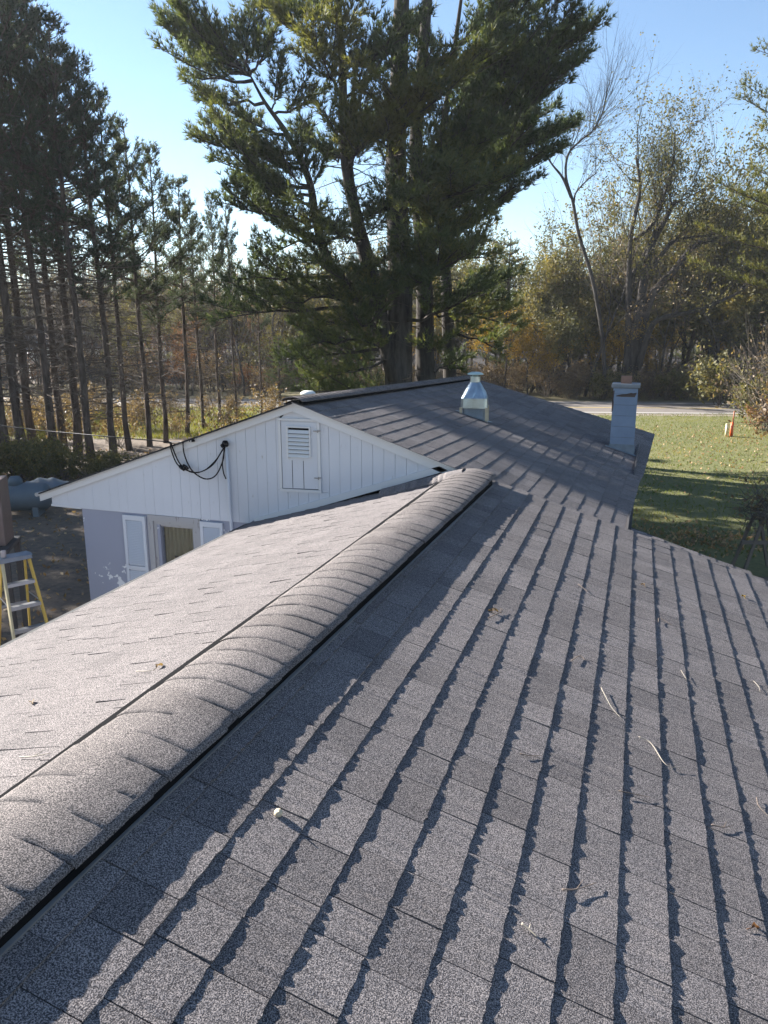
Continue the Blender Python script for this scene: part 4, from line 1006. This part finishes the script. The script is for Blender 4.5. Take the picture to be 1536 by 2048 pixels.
    for k in range(90):
        cv = stems[rs.integers(0, len(stems))]; m_ = cv[(cv[:, 2] > 2) & (cv[:, 2] < 11)]
        if len(m_) == 0: continue
        lb_ = limb_curve(m_[rs.integers(0, len(m_))], rs.uniform(0, 6.283), rs.uniform(.8, 3.2), rs.uniform(-.2, .3), rs.uniform(-.5, .2), 6, rs, .2); dead.tube(lb_, np.linspace(.025, .005, 7), 4)
        for j in range(6): i = rs.integers(2, 6); dead.segs([lb_[i]], [lb_[i] + rs.normal(0, .35, 3)], .008, .003)
    make_tree_parts(root, [('branches', br, M_bark_d, False), ('dead_branches', dead, M_twig, False), ('needles', nd, M_ndl, False)])
white_pine()

# ---- deciduous trees
def grow(tr, tw, lf, p, d, L, r, lev, maxlev, rs, nch, leafp, up=.12, tips=None, bend=.22):
    n = 4 if lev < 2 else 3; pts = [np.array(p, float)]; d = np.array(d, float); d /= np.linalg.norm(d)
    for i in range(n):
        d = d + rs.normal(0, bend, 3) * .6 + np.array([0, 0, up * .5]); d /= np.linalg.norm(d); pts.append(pts[-1] + d * L / n)
    pts = np.array(pts); r1 = r * (.55 if lev < maxlev else .35)
    rr = np.linspace(r, r1, n + 1)
    if lev <= 1: tr.tube(pts, rr, 7 if lev == 0 else 6)
    else: tw.segs(pts[:-1], pts[1:], rr[:-1], rr[1:])
    if lev >= maxlev:
        if tips is not None: tips.append(pts[1:])
        return
    for k in range(nch[lev]):
        u = 1.0 if k == 0 else rs.uniform(.30, 1.0); i = min(n - 1, int(u * n)); q = pts[i] + (pts[i + 1] - pts[i]) * (u * n - i) if i < n else pts[-1]
        t = pts[min(i + 1, n)] - pts[min(i, n - 1)]; t /= np.linalg.norm(t) + 1e-9
        s_ = rs.normal(0, 1, 3); s_ -= t * s_.dot(t); s_ /= np.linalg.norm(s_) + 1e-9
        a = rs.uniform(.35, .95) if k else .25; d2 = t * math.cos(a) + s_ * math.sin(a)
        grow(tr, tw, lf, q, d2, L * rs.uniform(.5, .78), max(.0035, r1 * (.85 if k == 0 else rs.uniform(.45, .7))), lev + 1, maxlev, rs, nch, leafp, up, tips, bend)
def decid(name, seed, H, r0, nch, maxlev, nleaf, lsize, mat, trunkfrac=.42, up=.12, clump=False, stems=1):
    rs = np.random.default_rng(seed); root = empty(name); tr, tw, lf = MB(), MB(), MB(); tips = []
    for s_ in range(stems): grow(tr, tw, lf, (rs.normal(0, .12) if stems > 1 else 0, rs.normal(0, .12) if stems > 1 else 0, -.05), (rs.normal(0, .12 if stems == 1 else .4), rs.normal(0, .12 if stems == 1 else .4), 1), H * trunkfrac, r0, 0, maxlev, rs, nch, 0, up, tips)
    if nleaf:
        tp = np.concatenate(tips); c = tp[rs.integers(0, len(tp), nleaf)] + rs.normal(0, .16, (nleaf, 3)); leaves(lf, c, lsize, rs, .5 + .25 * np.sin(c[:, 0] * 1.3 + c[:, 2] * .9))
    make_tree_parts(root, [('trunk', tr, M_bark_g, True), ('twigs', tw, M_twig, False), ('foliage', lf, mat, False)])
    return root
KINDS = {
 'bare': (decid('bare_tree', 1, 13, .17, [5, 5, 5, 4], 4, 0, .1, M_olive), 'grey bare tree in the wood across the road'),
 'bare2': (decid('bare_tree', 2, 13, .14, [4, 5, 5, 4], 4, 500, .085, M_brush, .5, .2), 'slim bare tree in the wood'),
 'olive': (decid('olive_tree', 3, 12, .15, [5, 5, 5, 3], 4, 9000, .12, M_olive, .36), 'dull olive leaved tree in the wood across the road'),
 'olive2': (decid('olive_tree', 4, 12, .13, [5, 5, 4, 4], 4, 7000, .12, M_olive, .42), 'thin olive brown tree in the wood across the road'),
 'gold': (decid('golden_tree', 5, 9, .10, [5, 5, 4, 3], 4, 2600, .095, M_gold, .35), 'small yellow leaved tree at the edge of the wood'),
 'russet': (decid('russet_tree', 6, 11, .12, [5, 5, 4, 3], 4, 2400, .095, M_russet, .4), 'russet leaved tree in the wood across the road')}
kused = set(); 
def zone(loc):
    d = Vector(loc); f_ = -d.x * sy_ + d.y * cy_; r_ = d.x * cy_ + d.y * sy_; cz = f_ * cp + CZ * sp; x = IW / 2 + FPX * r_ / cz
    dep = 'front edge' if f_ - TL * r_ < 57 else ('middle depth' if f_ - TL * r_ < 66 else 'back')
    for lim, nm in ((140, 'behind the leftmost pine trunks'), (300, 'behind the middle of the pine row'), (430, 'behind the right end of the pine row'), (620, 'left of the white pine'), (900, 'behind the white pine stems'), (1010, 'above the exhaust vent'), (1130, 'left of the leaning tree'), (1220, 'left of the chimney'), (1300, 'behind the chimney'), (1400, 'just right of the chimney'), (1540, 'at the right edge'), (1e9, 'past the right edge')):
        if x < lim: return dep, nm
def put_kind(kd, loc, sc_, rz, label=None, group='trees of the wood across the road', cat='tree'):
    src, lab = KINDS[kd]
    if label and label.endswith('*'): label = label[:-1] + zone(loc)[1]
    elif not label: label = '%s%s, %s, %s' % ('tall ' if sc_ > .92 else ('small ' if sc_ < .6 else ''), lab.split(' in the wood')[0].split(' at the edge')[0], zone(loc)[0], zone(loc)[1])
    lab = label; sz = (sc_ * random.uniform(.85, 1.1), sc_ * random.uniform(.85, 1.1), sc_)
    if kd not in kused:
        kused.add(kd); src.location = loc; src.rotation_euler = (0, 0, rz); src.scale = sz; tag(src, lab, cat, group); return src
    r = copy_tree(src, loc, rz, sz, lab, group); r['category'] = cat; return r
rt = random.Random(77)
for k in range(165):
    r_ = rt.uniform(-34, 46); f = 54.5 + rt.random() ** 1.3 * 26
    if -7 < r_ < 3 and f < 60: continue
    f += TL * r_
    left = r_ < -2
    kd = rt.choice(['bare', 'bare2', 'olive', 'olive', 'bare2', 'olive2', 'olive2', 'gold', 'olive2', 'bare']) if not left else rt.choice(['bare', 'bare2', 'bare2', 'olive2', 'bare', 'russet'])
    s_ = rt.uniform(.62, 1.05) * (.8 if left else 1.08)
    put_kind(kd, fr(r_, f), s_, rt.uniform(0, 6.28))
for k in range(64):
    r_ = rt.uniform(-34, -1); put_kind(rt.choice(['bare', 'bare2', 'olive2', 'bare', 'russet', 'bare2']), fr(r_, 53 + rt.random() * 24 + TL * r_), rt.uniform(.5, .85), rt.uniform(0, 6.28))
for px_, f, s_, kd in ((1330, 58, 1.3, 'olive'), (1400, 60, 1.35, 'olive2'), (1470, 57, 1.3, 'olive'), (1520, 62, 1.4, 'olive2'), (1365, 63, 1.3, 'olive2'), (1120, 60, 1.05, 'olive2'), (1060, 57, 1.0, 'olive'), (1190, 60, 1.1, 'olive'), (1240, 62, 1.2, 'olive2'), (1440, 55, 1.1, 'bare'), (1140, 62, 1.2, 'bare2'), (1190, 66, 1.3, 'bare'), (1240, 60, 1.25, 'bare2'), (1290, 64, 1.35, 'bare'), (1380, 66, 1.4, 'bare2'), (1450, 64, 1.4, 'bare'), (1080, 64, 1.15, 'bare'), (1510, 66, 1.45, 'bare2'), (1055, 54.5, .72, 'gold'), (1100, 55.5, .62, 'gold'), (1010, 56, .9, 'gold'), (1236, 55, .75, 'gold'), (1310, 56, .55, 'gold')): put_kind(kd, at_ground(px_, f), s_, rt.uniform(0, 6))
# feature trees beyond the road
def feature_tree():
    F = 53.0; base = at_ground(1268, F); base = at(1268, 770, F); base.z = 0; B = np.array(base); rs = np.random.default_rng(9)
    root = empty('spreading_tree', base); tag(root, 'large multi limbed tree with thin autumn leaves behind the chimney', 'tree')
    def px(x, y, df=0): return Vector(np.array(at(x, y, F + df)) - B)
    tr, tw, lf = MB(), MB(), MB(); tips = []
    limbs = [([px(1262, 815), px(1265, 700), px(1282, 600), px(1300, 500), px(1330, 440), px(1352, 400)], .36, .09), ([px(1250, 800), px(1256, 680), px(1258, 560), px(1262, 470), px(1280, 380), px(1272, 310)], .22, .06),
             ([px(1270, 720), px(1300, 600), px(1345, 545), px(1385, 495), px(1420, 480), px(1460, 470)], .27, .07), ([px(1290, 560), px(1330, 500), px(1355, 480), px(1420, 470)], .16, .05), ([px(1268, 480, .5), px(1310, 440), px(1345, 330, .4), px(1350, 260)], .13, .04),
             ([px(1275, 740, -.5), px(1300, 660, -.8), px(1325, 636, -1), px(1390, 622, -1.2), px(1450, 598, -1.5), px(1480, 585, -1.5)], .19, .06), ([px(1258, 560), px(1290, 505, .6), px(1315, 440, 1), px(1300, 330, 1)], .12, .04), ([px(1405, 618, -1.2), px(1425, 660, -1.3), px(1440, 712, -1.3)], .06, .02)]
    for pts, r0, r1 in limbs:
        cv = np.array([tuple(p) for p in curve_pts(pts, 5)]); mb = tr; mb.tube(cv, np.linspace(r0 * 1.15, r1 * 1.2, len(cv)), 8)
        for k in range(15):
            i = rs.integers(len(cv) // 3, len(cv) - 1); t = cv[i + 1] - cv[i]; t /= np.linalg.norm(t); s_ = rs.normal(0, .6, 3) + t * .8 + np.array([0, 0, .5])
            grow(tr, tw, lf, cv[i], s_, rs.uniform(1.4, 3.2), max(.02, r1 * .6), 2, 4, rs, [0, 0, 6, 5], 0, .22, tips)
    tp = np.concatenate(tips); tp = tp[(tp[:, 2] > 7.5) | (rs.random(len(tp)) < .3)]; c = tp[rs.integers(0, len(tp), 17000)] + rs.normal(0, .16, (17000, 3)); leaves(lf, c, .095, rs, .42 + .2 * np.sin(c[:, 0] * .9 + c[:, 2] * .7))
    make_tree_parts(root, [('trunk', tr, M_bark_d, True), ('twigs', tw, M_bark_g, False), ('foliage', lf, M_olive, False)])
feature_tree()
def leaning_tree():
    F = 51.5; base = at(1212, 770, F); base.z = 0; B = np.array(base); rs = np.random.default_rng(19)
    root = empty('leaning_tree', base); tag(root, 'dark leaning bare tree with a fan of fine twigs above the leafy trees', 'tree')
    def px(x, y, df=0): return Vector(np.array(at(x, y, F + df)) - B)
    tr, tw, lf = MB(), MB(), MB(); tips = []
    main = [px(1212, 815), px(1205, 680), px(1185, 560), px(1158, 470), px(1146, 405), px(1132, 355), px(1136, 310), px(1160, 282), px(1185, 262), px(1205, 225), px(1215, 180)]
    cv = np.array([tuple(p) for p in curve_pts(main, 5)]); tr.tube(cv, np.linspace(.14, .022, len(cv)), 8)
    c2 = np.array([tuple(p) for p in curve_pts([px(1143, 395), px(1125, 355), px(1105, 330), px(1085, 300)], 4)]); tr.tube(c2, np.linspace(.11, .03, len(c2)), 6)
    c3 = np.array([tuple(p) for p in curve_pts([px(1148, 405), px(1152, 385), px(1175, 360), px(1195, 345)], 4)]); tr.tube(c3, np.linspace(.07, .02, len(c3)), 6)
    for c, n, lo in ((cv, 34, .55), (c2, 8, .3), (c3, 6, .3)):
        for k in range(n):
            i = rs.integers(int(len(c) * lo), len(c) - 1); t = c[i + 1] - c[i]; t /= np.linalg.norm(t); s_ = rs.normal(0, .55, 3) + t * .8 + np.array([.25, 0, .4])
            grow(tr, tw, lf, c[i], s_, rs.uniform(1.4, 2.9), .022, 2, 4, rs, [0, 0, 7, 5], 0, .15, tips, .12)
    tp = np.concatenate(tips); c = tp[rs.integers(0, len(tp), 500)]; leaves(lf, c[c[:, 2] < np.median(c[:, 2])], .1, rs, .3)
    make_tree_parts(root, [('trunk', tr, M_bark_d, True), ('twigs', tw, M_bark_g, False), ('foliage', lf, M_olive, False)])
leaning_tree()
# distant pines above the wood and the sunlit pine at the right edge
def plume_pine(name, seed, H, rad, mat, cb=.12):
    rs = np.random.default_rng(seed); root = empty(name); tr, br, nd = MB(), MB(), MB(); tr.tube([(0, 0, 0), (.05, 0, H * .5), (0, .05, H)], [.28, .17, .03], 8); z = H * cb
    while z < H - .2:
        u = (z / H - cb) / (1 - cb); Lm = rad * (1 - u ** 1.8) + .4
        for k in range(5):
            lb_ = limb_curve((0, 0, z), rs.uniform(0, 6.283), Lm * rs.uniform(.55, 1.15), rs.uniform(.0, .3), .45, 5, rs, .12); br.tube(lb_, np.linspace(.05, .01, 6), 5); foliate(lb_, br, nd, rs, .7, 5.5, .22, 6, .035, rs.uniform(.3, .7), .2, .25, .5)
        z += rs.uniform(.55, .8)
    make_tree_parts(root, [('trunk', tr, M_bark, True), ('branches', br, M_bark, False), ('needles', nd, mat, False)]); return root
p1 = plume_pine('bushy_pine', 31, 24, 5.0, M_ndl3, .22); p1.location = at_ground(1600, 38.0); tag(p1, 'tall sunlit pine cut by the right edge of the view', 'tree')
for j, (px_, f, H, lab) in enumerate([(1120, 68, 12.0, 'dark evergreen rising behind the leafless gap beside the white pine'), (1400, 64, 13.5, 'dark evergreen behind the spreading tree at the right'), (1500, 56, 14.0, 'dark evergreen next to the sunlit pine at the right edge'), (1010, 62, 11.5, 'dark evergreen just right of the white pine stems'), (640, 66, 10.5, 'yellow green evergreen seen between the white pine stems'), (560, 52, 4.2, 'low young evergreen left of the white pine stems'), (640, 36, 3.6, 'low dark evergreen just behind the ridge of the grey roof')]):
    if j == 0: p2 = plume_pine('bushy_pine', 32, 14, 2.8, M_ndl); r = p2; p2.location = at_ground(px_, f); p2.scale = (.9, .9, H / 14); tag(p2, lab, 'tree')
    else: r = copy_tree(p2, at_ground(px_, f), j * 1.3, (H / 14 * 1.05, H / 14 * 1.05, H / 14), lab)
# ---- shrubs
def shrub(name, seed, H, n, nleaf, mat, lsize):
    rs = np.random.default_rng(seed); root = empty(name); tw, lf = MB(), MB(); tips = []
    for k in range(n): grow(tw, tw, lf, (rs.normal(0, .12), rs.normal(0, .12), 0), (rs.normal(0, .45), rs.normal(0, .45), 1), H * rs.uniform(.35, .6), .014, 2, 4, rs, [0, 0, 4, 4], 0, .1, tips)
    tp = np.concatenate(tips)
    if nleaf: leaves(lf, tp[rs.integers(0, len(tp), nleaf)] + rs.normal(0, .06, (nleaf, 3)), lsize, rs, rs.uniform(.2, .8, nleaf))
    make_tree_parts(root, [('twigs', tw, M_twig, False), ('foliage', lf, mat, False)]); return root
KINDS['brown'] = (shrub('dry_shrub', 51, 1.7, 12, 900, M_brush, .06), 'dry brown shrub'); KINDS['bareshrub'] = (shrub('bare_shrub', 52, 2.0, 14, 120, M_brush, .05), 'bare grey twiggy shrub')
KINDS['green'] = (shrub('green_shrub', 53, 1.6, 14, 2600, M_olive, .06), 'dense olive green shrub'); KINDS['russets'] = (shrub('russet_shrub', 54, 1.6, 12, 1500, M_russet, .06), 'russet leaved shrub')
for k in range(54):
    px_ = rt.uniform(-60, 560); f = rt.uniform(30, 43); put_kind(rt.choice(['brown', 'brown', 'bareshrub', 'brown', 'bareshrub']), at_ground(px_, f), rt.uniform(.5, 1.15), rt.uniform(0, 6), 'dry brown brush, *', 'dry brush among the pine trunks', 'shrub')
for k in range(16):
    px_ = rt.uniform(-40, 215); put_kind('green', at_ground(px_, rt.uniform(23.5, 25.5)), rt.uniform(.6, .95), rt.uniform(0, 6), 'low dark shrub in the shade, *', 'shaded shrubs below the pine trunks', 'shrub')
for k in range(140):
    r_ = rt.uniform(-4, 34); put_kind(rt.choice(['brown', 'brown', 'bareshrub', 'green', 'bareshrub', 'brown']), fr(r_, 52.6 + rt.random() ** 2 * 14 + TL * r_), rt.uniform(.7, 1.5), rt.uniform(0, 6), 'brown undergrowth shrub across the road, *', 'undergrowth along the far side of the road', 'shrub')
for k in range(75):
    r_ = rt.uniform(-36, -3); put_kind(rt.choice(['brown', 'bareshrub', 'green', 'bareshrub', 'brown', 'russets']), fr(r_, 53 + rt.random() * 15 + TL * r_), rt.uniform(1.0, 1.9), rt.uniform(0, 6), 'tall undergrowth across the road, *', 'undergrowth along the far side of the road', 'shrub')
for px_, f, s_, kd, lab in ((1440, 47.5, 2.2, 'green', 'rounded olive juniper like shrub at the road edge on the right'), (1530, 36, 2.0, 'bareshrub', 'big bare thicket of pale twigs at the right edge'), (1580, 33, 2.3, 'bareshrub', 'arching bare thicket reaching in from the right edge'), (1550, 40, 2.8, 'bareshrub', 'tall bare thicket in front of the sunlit pine'), (1500, 43, 2.0, 'bareshrub', 'bare grey bush beside the olive bush at the right'), (1510, 39.5, 1.6, 'green', 'olive bush behind the marker post'), (1536, 35.5, 1.0, 'russets', 'russet leaved bush at the right edge behind the marker'), (1600, 30, 2.0, 'brown', 'dry brown bush beside the lawn at the right edge')):
    put_kind(kd, at_ground(px_, f), s_, rt.uniform(0, 6), lab, None, 'shrub')
# wooden A-frame at the right edge
af = empty('garden_trestle', gnd(1518, 1145), YAW); tag(af, 'weathered wooden A frame trestle with dead vines at the right edge', 'trestle')
for sx_ in (-1, 1): MB().bar((sx_ * .30, 0, 0), (sx_ * .03, 0, 1.15), .04, .06).build('leg', M_wood, af)
for sx_ in (-1, 1): MB().bar((sx_ * .36, .4, 0), (sx_ * .05, .35, 1.12), .04, .06).build('leg', M_wood, af)
MB().bar((-.42, .0, .62), (.42, .03, .60), .04, .07).build('crossbar', M_wood, af); MB().bar((0, -.1, 1.16), (0, .5, 1.15), .05, .05).build('ridge_pole', M_wood, af)
vn = MB(); vl_ = MB(); rs = np.random.default_rng(3); p0 = np.zeros((160, 3)) + [0, .1, 1.3]; p0 += rs.normal(0, .2, (160, 3)); vn.segs(p0, p0 + rs.normal(0, .22, (160, 3)), .008, .004); leaves(vl_, p0 + rs.normal(0, .12, (160, 3)), .06, rs, .4)
o = vn.build('dead_vine', M_twig, af); o['kind'] = 'stuff'; o = vl_.build('foliage', M_brush, af); o['kind'] = 'stuff'
# small white house far behind the pines
hp = at_ground(165, 74); wh_ = empty('white_house', hp, YAW + R(25)); tag(wh_, 'small white house with a grey roof far behind the pine trunks', 'house')
M_wsid = paint('white_siding', (.72, .72, .70)); M_groof = simple('grey_roofing', (.16, .16, .18), .9)
MB().box((0, 0, 1.4), (9, 6, 2.8)).build('wall', M_wsid, wh_); rf_ = MB(); rf_.prism([(-4.9, -3.4, 2.75), (-4.9, 0, 4.9), (-4.9, 3.4, 2.75)], None, (9.8, 0, 0)); rf_.build('roof', M_groof, wh_)
for xx in (-3, -.6, 2.2):
    MB().box((xx, -3.01, 1.5), (1.1, .06, 1.2)).build('window', M_grey, wh_); MB().box((xx, -3.05, 1.5), (.9, .02, 1.0)).build('pane', M_room, wh_)
MB().box((.9, -3.02, 1.05), (.95, .05, 2.05)).build('door', M_brown, wh_)
# far wood and low hill
mb = MB(); V = []; NX = 60
for j, (f, z) in enumerate(((84, -1), (100, 3.0), (150, 9.0), (260, 13.0), (300, -1))):
    for i in range(NX + 1):
        r_ = -300 + 600 * i / NX; V.append(tuple(fr(r_, f + 6 * math.sin(i * .7), z + (1.5 * math.sin(i * .9) + math.sin(i * 2.3)) * (1 if 0 < j < 4 else 0))))
mb.add(V, q=[(j * (NX + 1) + i, j * (NX + 1) + i + 1, (j + 1) * (NX + 1) + i + 1, (j + 1) * (NX + 1) + i) for j in range(4) for i in range(NX)])
tag(mb.build('hill', simple('wooded_hill', (.045, .037, .032), .95, 0, .4, .5), None, True), kind='structure')
fw, fl_ = MB(), MB(); rs = np.random.default_rng(8); n = 2600
r_ = rs.uniform(-120, 130, n); f = rs.uniform(80, 150, n); gx, gy = r_ * cy_ - f * sy_, r_ * sy_ + f * cy_; h0 = np.interp(f, [84, 100, 150], [-.5, 3, 9]); hh_ = rs.uniform(4.5, 9, n)
fw.segs(np.c_[gx, gy, h0], np.c_[gx + rs.normal(0, .4, n), gy, h0 + hh_], .13, .03)
k = rs.integers(0, n, 15000); u = rs.uniform(.35, .9, 15000); b0 = np.c_[gx[k], gy[k], h0[k] + hh_[k] * u]; fw.segs(b0, b0 + np.c_[rs.normal(0, .8, (15000, 2)), rs.uniform(.4, 1.6, 15000)], .035, .012)
k = rs.integers(0, n, 16000); c = np.c_[gx[k], gy[k], h0[k] + hh_[k] * rs.uniform(.4, 1.05, 16000)] + rs.normal(0, .9, (16000, 3)); leaves(fl_, c, .28, rs, .3 + .3 * np.sin(gx[k] * .15))
wo = fw.build('far_wood', M_twig); tag(wo, 'hazy bare wood on the low rise far beyond the road', 'wood', None, 'stuff')
wl_ = fl_.build('far_wood_leaves', M_brush); tag(wl_, 'thin brown leaf canopy of the far wood', 'leaf canopy', None, 'stuff')
# ---- grass, leaf litter
gr_, rs = MB(), np.random.default_rng(5)
n = 34000; r_ = rs.uniform(-3, 24, n); f = 15.5 + (42.8 - 15.5) * rs.random(n); a = np.array([fr(x, y, .003) for x, y in zip(r_, f)])
needles(gr_, a, np.tile([0, 0, 1.], (n, 1)), .085, .02, 2, rs, .45 + .25 * np.sin(r_ * .7) * np.sin(f * .9), .55)
n = 16000; r_ = rs.uniform(-30, -7, n); f = rs.uniform(33, 46, n); a = np.array([fr(x, y, .003) for x, y in zip(r_, f)]); needles(gr_, a, np.tile([0, 0, 1.], (n, 1)), .22, .03, 2, rs, .65, .5)
tag(gr_.build('grass', M_grass), 'short green grass over the lawn and the verge', 'grass', None, 'stuff')
lt = MB(); n = 9000; r_ = np.r_[rs.uniform(2, 26, 5200), rs.uniform(-14, -4, 3800)]; f = np.r_[15.5 + 22 * rs.random(5200), rs.uniform(11, 30, 3800)]
a = np.array([fr(x, y, .03) for x, y in zip(r_, f)]) + np.c_[np.zeros((n, 2)), rs.uniform(-.01, .02, n)]; keep = rs.random(n) < .35 + .65 * (r_ > 11) + .4 * (r_ < 0); leaves(lt, a[keep], .055, rs, .6)
c0 = np.array(gnd(1420, 1080)); n = 700; a = c0 + rs.normal(0, 1, (n, 3)) * [1.3, .6, .015] + [0, 0, .03]; leaves(lt, a, .06, rs, .65)
tag(lt.build('leaf_litter', M_litter), 'scattered dry fallen leaves on the lawn and the yard', 'fallen leaves', None, 'stuff')
# ------------------------------------------------------------------ thin autumn haze
hz = MB(); hz.box((0, 250, 14.5), (900, 900, 33)); hm = bpy.data.materials.new('haze_air'); hm.use_nodes = True; ht = hm.node_tree
for n_ in list(ht.nodes):
    if n_.type == 'BSDF_PRINCIPLED': ht.nodes.remove(n_)
pv = ht.nodes.new('ShaderNodeVolumePrincipled'); pv.inputs['Color'].default_value = (.86, .91, 1, 1); pv.inputs['Density'].default_value = .00035; pv.inputs['Anisotropy'].default_value = .35
ht.links.new(pv.outputs[0], ht.nodes['Material Output'].inputs['Volume'])
tag(hz.build('haze', hm), 'faint milky autumn haze filling the air', 'haze', None, 'stuff')
